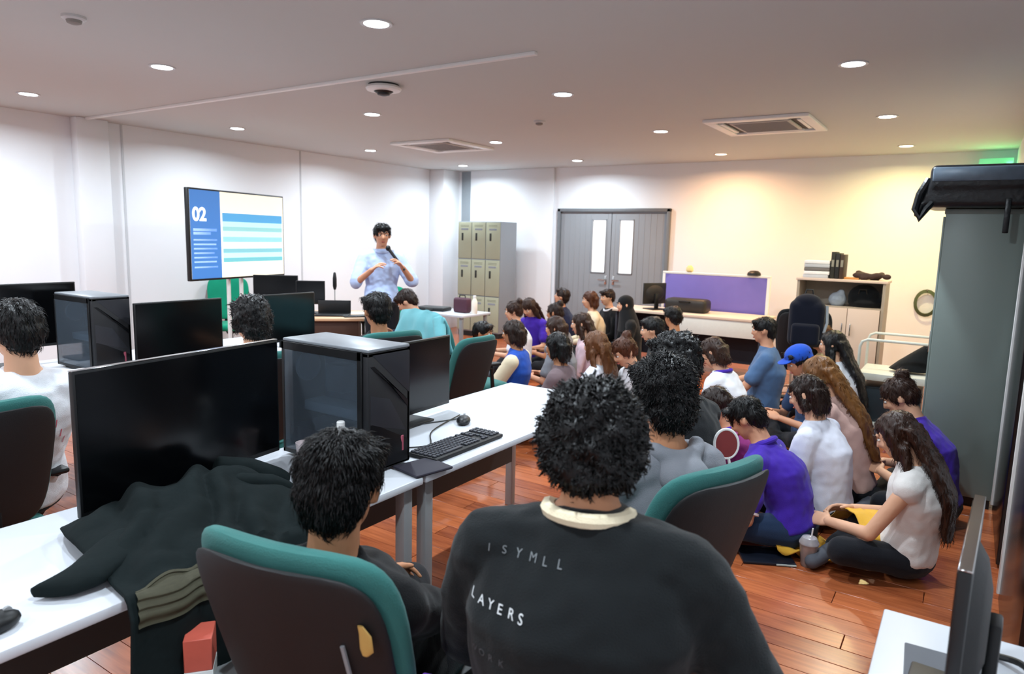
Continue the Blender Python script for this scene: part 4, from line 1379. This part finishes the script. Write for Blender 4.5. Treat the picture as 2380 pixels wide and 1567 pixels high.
DENIM = fabric('denim', '#22344f')
DARK = fabric('charcoal', '#17191f')
NAVY = fabric('navy', '#1c2340')
PURPLE = fabric('purple', '#4226a0')
WHT = fabric('white', '#e2e4ea', .04)
CREAM = fabric('cream', '#dccdb0', .05)
GREYH = fabric('grey_melange', '#7d7f86')
TAUPE = fabric('taupe', '#6d5c60')
LBLUE = fabric('pale_blue', '#b4c6ea', .05)
CHAMB = fabric('chambray', '#4f6c92')
RBLUE = fabric('royal_blue', '#1c4aa8')
ORANGE = fabric('orange', '#e0662a')
STRIPE = fabric('pink_stripe', '#cdb2bb', .2)
YEL = fabric('yellow', '#d9a53a')
MAG = fabric('magenta', '#8c2f72')

# --- foreground
boy = person('boy with neat black hair in the foreground teal chair, back to camera', (-1.055, .968, 1.083), 106, 'chair', skin=1, shirt=fabric('black_shirt', '#0b0b0d'), sleeve='long',
             trousers=DARK, hair=('short', HB), lean=-.21, hyaw=10, hpitch=-14, near=2, size=.92, hands={'l': (-.14, .30, .05), 'r': (.10, .30, .03)}, shoes=BLACK)
curly = person('man with round curly black hair in black sweater with printed words', (-.565, 1.145, 1.225), 106, 'chair', skin=1, shirt=fabric('sweater_black', '#131719', .06), sleeve='loose',
               trousers=DARK, hair=('curly', HB), lean=.10, side=.0, hyaw=12, hpitch=-14, near=2, neckup=.034, size=1.12, fat=1.12, collar=fabric('collar_cream', '#e3d6b8'), shoes=BLACK, hands={'l': (-.16, .36, .14), 'r': (.26, .30, .14)})
hood = person('man with wavy black hair in a grey hoodie, seated in teal chair', (-.755, 2.0, 1.14), 152, 'chair', skin=1, shirt=GREYH, sleeve='long', trousers=DARK,
              hair=('wavy', HB), lean=-.03, side=.13, hyaw=-8, hpitch=-10, near=2, size=1.0, shoes=BLACK, hands={'l': (-.08, .24, .04), 'r': (.10, .24, .04)})
# hood of the hoodie
hs = S()
hs.tube([hood['N'] + hood['R'] * math.cos(t) * .088 - hood['fwd'] * (.01 + .072 * math.sin(t)) + hood['axis'] * (.010 - .018 * math.sin(t)) for t in [i * math.pi / 10 for i in range(11)]], [.016] + [.027] * 9 + [.016], n=12)
hs.ell(hood['N'] - hood['fwd'] * .105 - hood['axis'] * .055, (.085, .085, .062), n=16)
part('hood', remesh(hs, 'hood', GREYH, .010, 4), None, hood['root'])
person('person with bushy black hair sitting just beyond the hoodie man', (-.985, 2.72, 1.12), 165, 'chair', skin=1, shirt=BLACKF, sleeve='short', trousers=DARK, hair=('curly', HB), near=1, lean=.06, size=.95, hpitch=-12, shoes=BLACK)

# printed words on the sweater back, wrapped on the cloth
def print_on(per, txt, size, u, v, m, nm, spacing=1.5, droop=0.0):
    sh = [c for c in per['root'].children if c.name.startswith('shirt')][0]
    bvh = BVHTree.FromPolygons([x.co for x in sh.data.vertices], [list(p.vertices) for p in sh.data.polygons])
    org = per['Ch']
    n = -per['fwd']
    xr, yu = per['R'], per['axis']
    V, Fc = [], []
    for i, ch in enumerate(txt):
        if ch == ' ':
            continue
        me = text_mesh(ch, size, 0, 0)
        cx0 = u + i * size * spacing
        for p in me.vertices:
            w = org + xr * (cx0 + p.co.x) + yu * (v + p.co.y - droop * i) + n * .6
            hit = bvh.ray_cast(w, -n)
            if hit[0] is None:
                hit = (w - n * .45,)
            V.append(hit[0] + n * .0025)
        for p in me.polygons:
            Fc.append([k for k in p.vertices])
        bpy.data.meshes.remove(me)
        m2 = bpy.data.meshes.new('letter')
        m2.from_pydata(V, [], Fc)
        m2.materials.append(m)
        part('letter', m2, None, sh)
        V, Fc = [], []
    return
    me = bpy.data.meshes.new(nm)
    me.from_pydata(V, [], Fc)
    me.materials.append(m)
    part(nm, me, None, sh, 'printed word ' + txt.replace(' ', ''))
PRW = mat('print_white', '#d4d8da', rough=.7, var=.05)
PRG = mat('print_grey', '#6e7376', rough=.7, var=.05)
PRD = mat('print_dim', '#4a4c50', rough=.7, var=.05)
print_on(curly, 'ISYMLL', .020, -.165, .115, PRG, 'printed_word', 1.35)
print_on(curly, 'LAYERS', .022, -.19, .03, PRW, 'printed_word', 1.0)
print_on(curly, 'WORK', .017, -.175, -.05, PRD, 'printed_word', 1.3)
print_on(curly, 'LOVE', .018, -.165, -.125, PRD, 'printed_word', 1.3)

# --- back row of desks
p34 = person('person in white T-shirt with pink back print at the left edge', (-2.90, 1.10, 1.22), 178, 'chair', side=.02, skin=2, shirt=WHT, sleeve='half', trousers=DARK, hair=('short', HB), near=1, lean=-.14, size=1.12, hpitch=-8, shoes=BLACK)
PNK = mat('print_pink', '#d0667a', rough=.7)
print_on(p34, 'III', .05, .06, .02, PNK, 'printed_word', .5, .05)
person('person with tousled black hair and white shirt between two black monitors', (-3.03, 2.19, 1.16), 170, 'chair', skin=2, shirt=WHT, sleeve='short', trousers=DARK, hair=('wavy', HB), near=1, lean=-.12, shoes=BLACK)
person('round-headed viewer with cropped black hair below the presenter', (-3.10, 3.16, 1.13), 160, 'chair', skin=1, shirt=BLACKF, sleeve='short', trousers=DARK, hair=('short', HB), near=1, lean=-.12, shoes=BLACK)
person('person in navy seated by the green chair right of presenter', (-4.45, 4.93, .98), 200, 'chair', skin=2, shirt=NAVY, sleeve='long', trousers=DENIM, hair=('short', HDB), lean=.16, hpitch=-40, seatz=.42, shoes=BLACK)

# --- presenter
pres = person('standing presenter in pale blue polo shirt holding a black microphone', (-4.93, 5.10, 1.60), -38, 'stand', skin=0, shirt=LBLUE, sleeve='half', trousers=DARK, hair=('short', HB),
              near=1, lean=.0, hpitch=-6, hands={'r': (.13, .22, .33), 'l': (-.17, .20, .36)}, collar=LBLUE, shoes=BLACK, fat=1.05)
w = pres['arms']['l'][2] + pres['base']
mp_ = root('microphone', 'black handheld microphone at the presenter chin', 'microphone', (w.x, w.y, 0))
hm = pres['HX'] @ Vector((-.03, .13, -.10)) + pres['base']
w2 = Vector((w.x, w.y, w.z)) - mp_.location
h2 = hm - mp_.location
d = (h2 - w2)
part('microphone_body', S().tube([w2 - d * .15, w2 + d * .85], [.012, .017], n=12), BLACK, mp_)
part('microphone_head', S().ell(w2 + d * .92, (.026, .026, .028), n=14), mat('mic_grille', '#2b2d30', rough=.3, metal=.7), mp_)

# --- audience sitting on the floor
def fp(label, head, ang, **k):
    k.setdefault('trousers', DARK)
    return person(label, head, ang, 'floor', **k)
fp('woman with brown bun in a white top, far left of the floor group', (-4.35, 6.64, .77), 205, skin=2, shirt=WHT, hair=('bun', HBR), size=.9)
fp('woman in purple shirt looking down, face toward camera, near the lockers', (-4.46, 7.15, .77), -95, skin=2, shirt=PURPLE, hair=('long', HBR), size=.9, hpitch=-35, lean=.14)
fp('small dark-haired person behind the purple shirt woman', (-3.98, 6.95, .755), 190, skin=1, shirt=GREYH, hair=('bun', HDB), size=.88)
fp('short-haired man in dark navy shirt with raised face before the grey doors', (-4.62, 8.25, .83), 195, skin=0, shirt=NAVY, hair=('short', HDB), hpitch=12)
fp('woman with auburn hair in cream blouse before the grey doors', (-4.12, 8.10, .83), 215, skin=2, shirt=CREAM, sleeve='long', hair=('bob', HAU), size=.92)
fp('dark-haired man in black jacket over white shirt, left of black-veiled woman', (-4.12, 8.62, .835), 235, skin=2, shirt=BLACKF, sleeve='long', hair=('short', HDB), collar=WHT)
fp('woman in black headscarf and black dress at the back of the group', (-3.45, 7.72, .84), 215, skin=2, shirt=BLACKF, sleeve='long', hair=('hijab', BLACKF))
p8 = fp('person in royal blue vest with cream sleeve at the left of floor group', (-3.34, 5.10, .77), 195, skin=1, shirt=RBLUE, hair=('bob', HDB), lean=-.02)
for k in ('l', 'r'):
    sh, el, wr = p8['arms'][k]
    part('sleeve', remesh(S().cap(sh - p8['R'] * 0, el, .070, .062).cap(el, wr.lerp(el, .5), .06, .05), 'sleeve', CREAM, .012, 3), None, p8['root'], 'cream sleeve')
fp('brown-haired person half hidden behind the royal blue vest', (-3.27, 5.73, .76), 185, skin=0, shirt=GREYH, hair=('bob', HBR), size=.9)
fp('brown-haired woman in pale pink striped top in the middle rows', (-3.20, 6.12, .775), 200, skin=2, shirt=STRIPE, sleeve='long', hair=('long', HBR), size=.9)
fp('black-haired person in taupe shirt, face turned left', (-2.66, 4.70, .765), 188, skin=1, shirt=TAUPE, hair=('bob', HB), lean=.02, hyaw=-12)
fp('woman with long light auburn hair, white top and pink bag', (-2.45, 4.95, .77), 178, skin=2, shirt=WHT, hair=('long', HLB), size=.92, lean=-.04)
fp('woman with brown hair pinned up in white top, beside the auburn woman', (-2.19, 4.93, .75), 230, skin=2, shirt=WHT, hair=('bun', HAU), size=.9, hpitch=-30, lean=.12)
fp('dark-haired man in black shirt, profile to the left, right of centre', (-2.28, 5.70, .84), 195, skin=2, shirt=BLACKF, hair=('short', HB))
fp('black-haired person in white shirt in front of the beige desk', (-2.52, 6.85, .84), 150, skin=1, shirt=WHT, hair=('short', HB), lean=.04)
fp('brown-haired woman leaning left in white shirt with purple scarf', (-1.60, 5.26, .77), 172, skin=2, shirt=WHT, hair=('bob', HBR), lean=.17, hpitch=-28, collar=PURPLE, size=.98)
fp('sturdy man in chambray blue shirt sitting before the beige desk', (-1.46, 6.22, .865), 190, skin=0, shirt=CHAMB, sleeve='short', hair=('short', HB), fat=1.2, size=1.1, lean=.02, hands={'l': (-.14, .34, .22), 'r': (.12, .34, .22)})
fp('person in bright blue cap and dark blue shirt', (-1.05, 5.68, .705), 215, skin=0, shirt=fabric('slate_blue', '#33496e'), hair=('cap', HB), hpitch=-25, lean=.14, size=.92)
fp('woman with long black hair and white top by the shelf unit', (-.90, 6.20, .80), 178, skin=2, shirt=WHT, hair=('straight', HB), lean=.16, size=.95)
fp('woman in pale yellow top half hidden behind the blue cap', (-1.08, 6.75, .78), 185, skin=2, shirt=fabric('pale_yellow', '#dcc28c'), hair=('bob', HLB), size=.88)
fp('woman with very long golden brown hair flowing down her back', (-.74, 4.66, .80), 178, skin=2, shirt=fabric('rose', '#c9a59a'), hair=('straight', hairmat('golden_brown', '#6a4420')), lean=.26, size=.92, hpitch=-25)
p24 = fp('dark-haired woman in loose white T-shirt behind the purple polo boy', (-.73, 4.24, .745), 170, skin=2, shirt=fabric('tee_white', '#d5d6e2', .05), sleeve='half', hair=('bob', HDB), lean=.16, hpitch=-22, near=1, fat=1.08)
p25 = fp('boy in purple polo shirt bending over his lap on the floor', (-.95, 3.80, .66), 176, skin=0, shirt=PURPLE, trousers=DENIM, hair=('short', HB), lean=.29, hpitch=-38, near=1, hands={'l': (-.14, .34, .12), 'r': (.10, .32, .14)}, collar=PURPLE)
for k in ('l', 'r'):
    sh, el, wr = p25['arms'][k]
    d_ = (el - sh).normalized()
    part('sleeve_trim', S().tube([sh.lerp(el, .68) + d_ * .048, sh.lerp(el, .68) + d_ * .060], .056, n=18), fabric('trim_cream', '#d8c8c8'), p25['root'], 'pale sleeve trim')
print_on(p25, 'STAFF', .016, .05, .13, PRW, 'printed_word', .8)
p26 = fp('person with messy brown bun in purple shirt beside the grey cabinet', (-.285, 4.66, .725), 178, skin=2, shirt=PURPLE, hair=('bun', HBR), lean=.25, hpitch=-35, near=1)
p27 = fp('girl with long brown hair, white tank top and black trousers on floor', (-.223, 3.78, .70), 174, skin=2, shirt=fabric('tank_white', '#ddd8d4', .04), sleeve='none', hair=('straight', HBR), lean=.09, hpitch=-30, near=1, size=.92, hands={'l': (-.10, .34, .10), 'r': (.12, .28, .12)})
fp('person in magenta and purple shirt half hidden behind the hoodie man', (-1.22, 4.15, .62), 182, skin=0, shirt=MAG, hair=('short', HDB), lean=.22, hpitch=-40, collar=PURPLE)
fp('reclining person in bright orange shirt beyond the empty chair', (-4.0, 5.56, .66), 15, skin=1, shirt=ORANGE, hair=('short', HB), lean=.36)

# --- small things around the floor group
tb = root('tablet_case', 'dark blue tablet case lying flat on the floor near the polo boy', 'tablet', (-.745, 3.57, 0), 28)
part('case_cover', S().rbox(-.13, .13, -.10, .10, 0, .016, r=.006), mat('case_navy', '#0c1220', rough=.45), tb)
part('page_edge', S().rbox(.03, .128, -.104, -.099, .004, .012, r=.001, seg=1), mat('page_edge', '#b9c2bc'), tb, 'pale page edge')
gb = root('plastic_cup', 'clear takeaway cup of drink standing on the floor beside black trousers', 'cup', (-.545, 3.60, 0))
part('cup_body', S().lathe([(.030, 0), (.034, .01), (.046, .12), (.044, .12), (.032, .012)], n=22), mat('cup_clear', '#cdbcb6', rough=.15, trans=.6, var=.1), gb)
part('cup_lid', S().lathe([(.048, .118), (.048, .126), (.035, .15), (.012, .158)], n=22), mat('clear_lid', '#e8e4e6', rough=.15, trans=.7, var=0), gb)
part('drink', S().lathe([(.028, .006), (.040, .085), (.01, .086)], n=20), mat('drink_brown', '#a58a7c', rough=.3), gb)
part('straw', S().tube([(0, .0, .02), (.012, 0, .20)], .004), WHITE, gb)
def cloth(label, x, y, z, sx, sy, m, rz, amp=.02, name='cloth', seed=0, tk=.012, cat='cloth'):
    def fn(u, v):
        px, py = (u - .5) * sx, (v - .5) * sy
        r = 1 - .18 * noise.noise(Vector((u * 3, v * 3, seed)))
        return Vector((px * r, py * r, tk + amp * (noise.noise(Vector((u * 4 + seed, v * 5, seed))) + .8)))
    s = S().grid(fn, 22, 18)
    o = thing(name, s, m, label, cat, (x, y, z), rz)
    md = o.modifiers.new('s', 'SOLIDIFY')
    md.thickness = .006
    return o
cloth('yellow cloth bundled under the purple polo boy', -.56, 3.72, 0, .30, .24, YEL, 10, .05, seed=2)
def lapc(u, v):
    a, b = Vector((-.46, 4.0, .14)), Vector((-.22, 3.68, .19))
    p = a.lerp(b, u)
    p.z += .10 * math.sin(math.pi * min(1, u * 1.02)) ** .8
    w = Vector((.85, .5, 0)) * (v - .5) * (.12 + .05 * u)
    return p + w + Vector((0, 0, .014 * noise.noise(Vector((u * 7, v * 5, 4)))))
o = thing('cloth', S().grid(lapc, 26, 10), YEL, 'yellow cloth spread across the lap of the girl in tank top', 'cloth')
md = o.modifiers.new('s', 'SOLIDIFY')
md.thickness = .006
cloth('pale yellow paper bag spread on floor between the two purple shirts', -.50, 4.42, 0, .36, .26, fabric('paper_yellow', '#d9bd76'), 5, .04, seed=8, name='paper_bag', cat='bag')
thing('phone', S().rbox(-.075, .075, -.037, .037, 0, .009, r=.006), BLACK, 'black phone lying on white papers behind the tank top girl', 'phone', (-.52, 5.05, .02), 40)
for k in range(3):
    thing('paper_sheet', S().rbox(-.15, .15, -.105, .105, 0, .003, r=.001, seg=1), WHT,
          ['white sheet on the floor under the black phone', 'white sheet on the floor left of the phone', 'white sheet on the floor near the yellow bag'][k], 'paper', ((-.54, 5.05, 0.001), (-.72, 5.12, .001), (-.42, 4.80, .001))[k], (20, 65, -15)[k], 'papers on the floor')
bo = root('bowl', 'white plastic bowl on the floor behind the yellow bag', 'bowl', (-.40, 4.62, .0))
part('bowl_body', S().lathe([(.05, 0), (.055, .005), (.10, .055), (.105, .06), (.098, .06), (.05, .01)], n=24), WHITE, bo)
part('bowl_content', S().lathe([(.07, .03), (.085, .042), (.02, .05)], n=20), mat('content_blue', '#8fa0c4'), bo)
fan = root('hand_fan', 'red oval fan with white rim held beside the grey hoodie', 'fan', (-.60, 2.18, .965), 35)
fan.scale = (.78, .78, .78)
part('fan_face', S().loft([(Vector((0, -.004, 0)), Vector((.045, 0, .02)), Vector((-.02, 0, .058))), (Vector((0, .004, 0)), Vector((.045, 0, .02)), Vector((-.02, 0, .058)))], n=24), mat('fan_red', '#7c2b2c', rough=.5), fan)
part('fan_rim', S().tube([(.045 * math.cos(t) - .02 * math.sin(t), 0, .02 * math.cos(t) + .058 * math.sin(t)) for t in [i * math.pi / 14 for i in range(29)]], .006, n=8), WHITE, fan, 'white rim')
part('fan_handle', S().tube([(.012, 0, -.055), (.03, 0, -.13)], .006), WHITE, fan)
pb = root('tote_bag', 'purple fabric bag between the two foreground chairs, at bottom edge', 'bag', (-.80, .985, .60), 15)
part('bag_body', remesh(S().rbox(-.09, .08, -.05, .06, -.10, .10, r=.04, seg=3), 'bag_body', fabric('bag_purple', '#6a3fa4'), .01, 4), None, pb)
part('bag_handle', S().tube([(-.05, 0, .08), (-.03, 0, .13), (.03, 0, .13), (.05, 0, .08)], .007), fabric('bag_purple', '#6a3fa4'), pb)
# teal jacket over the chair
def tj(u, v):
    t = v * 2 - 1
    f72 = Vector((math.cos(1.2566), math.sin(1.2566), 0))
    r72 = Vector((f72.y, -f72.x, 0))
    c = Vector((-3.22, 4.24, 0)) - f72 * .385
    z = 1.065 - abs(t) ** 1.4 * .27 - .035 * (u * 2 - 1) ** 2 + noise.noise(Vector((u * 7, v * 3, 5))) * .014
    p = c + r72 * (u - .5) * .60 + f72 * (t * .085 + noise.noise(Vector((u * 7, v * 5, 2))) * .02)
    return Vector((p.x, p.y, z))
jt = root('jacket', 'pale teal jacket draped over an office chair back near the end of desks', 'jacket')
TJ = fabric('teal_pale', '#6fb0b8')
o = part('jacket_body', S().grid(tj, 26, 22), TJ, jt)
md = o.modifiers.new('s', 'SOLIDIFY')
md.thickness = .012
part('sleeve', remesh(S().tube([(-3.12, 3.80, 1.02), (-3.06, 3.74, .90), (-3.04, 3.72, .76)], [.05, .045, .035], n=12), 'sleeve', TJ, .012, 3), None, jt)
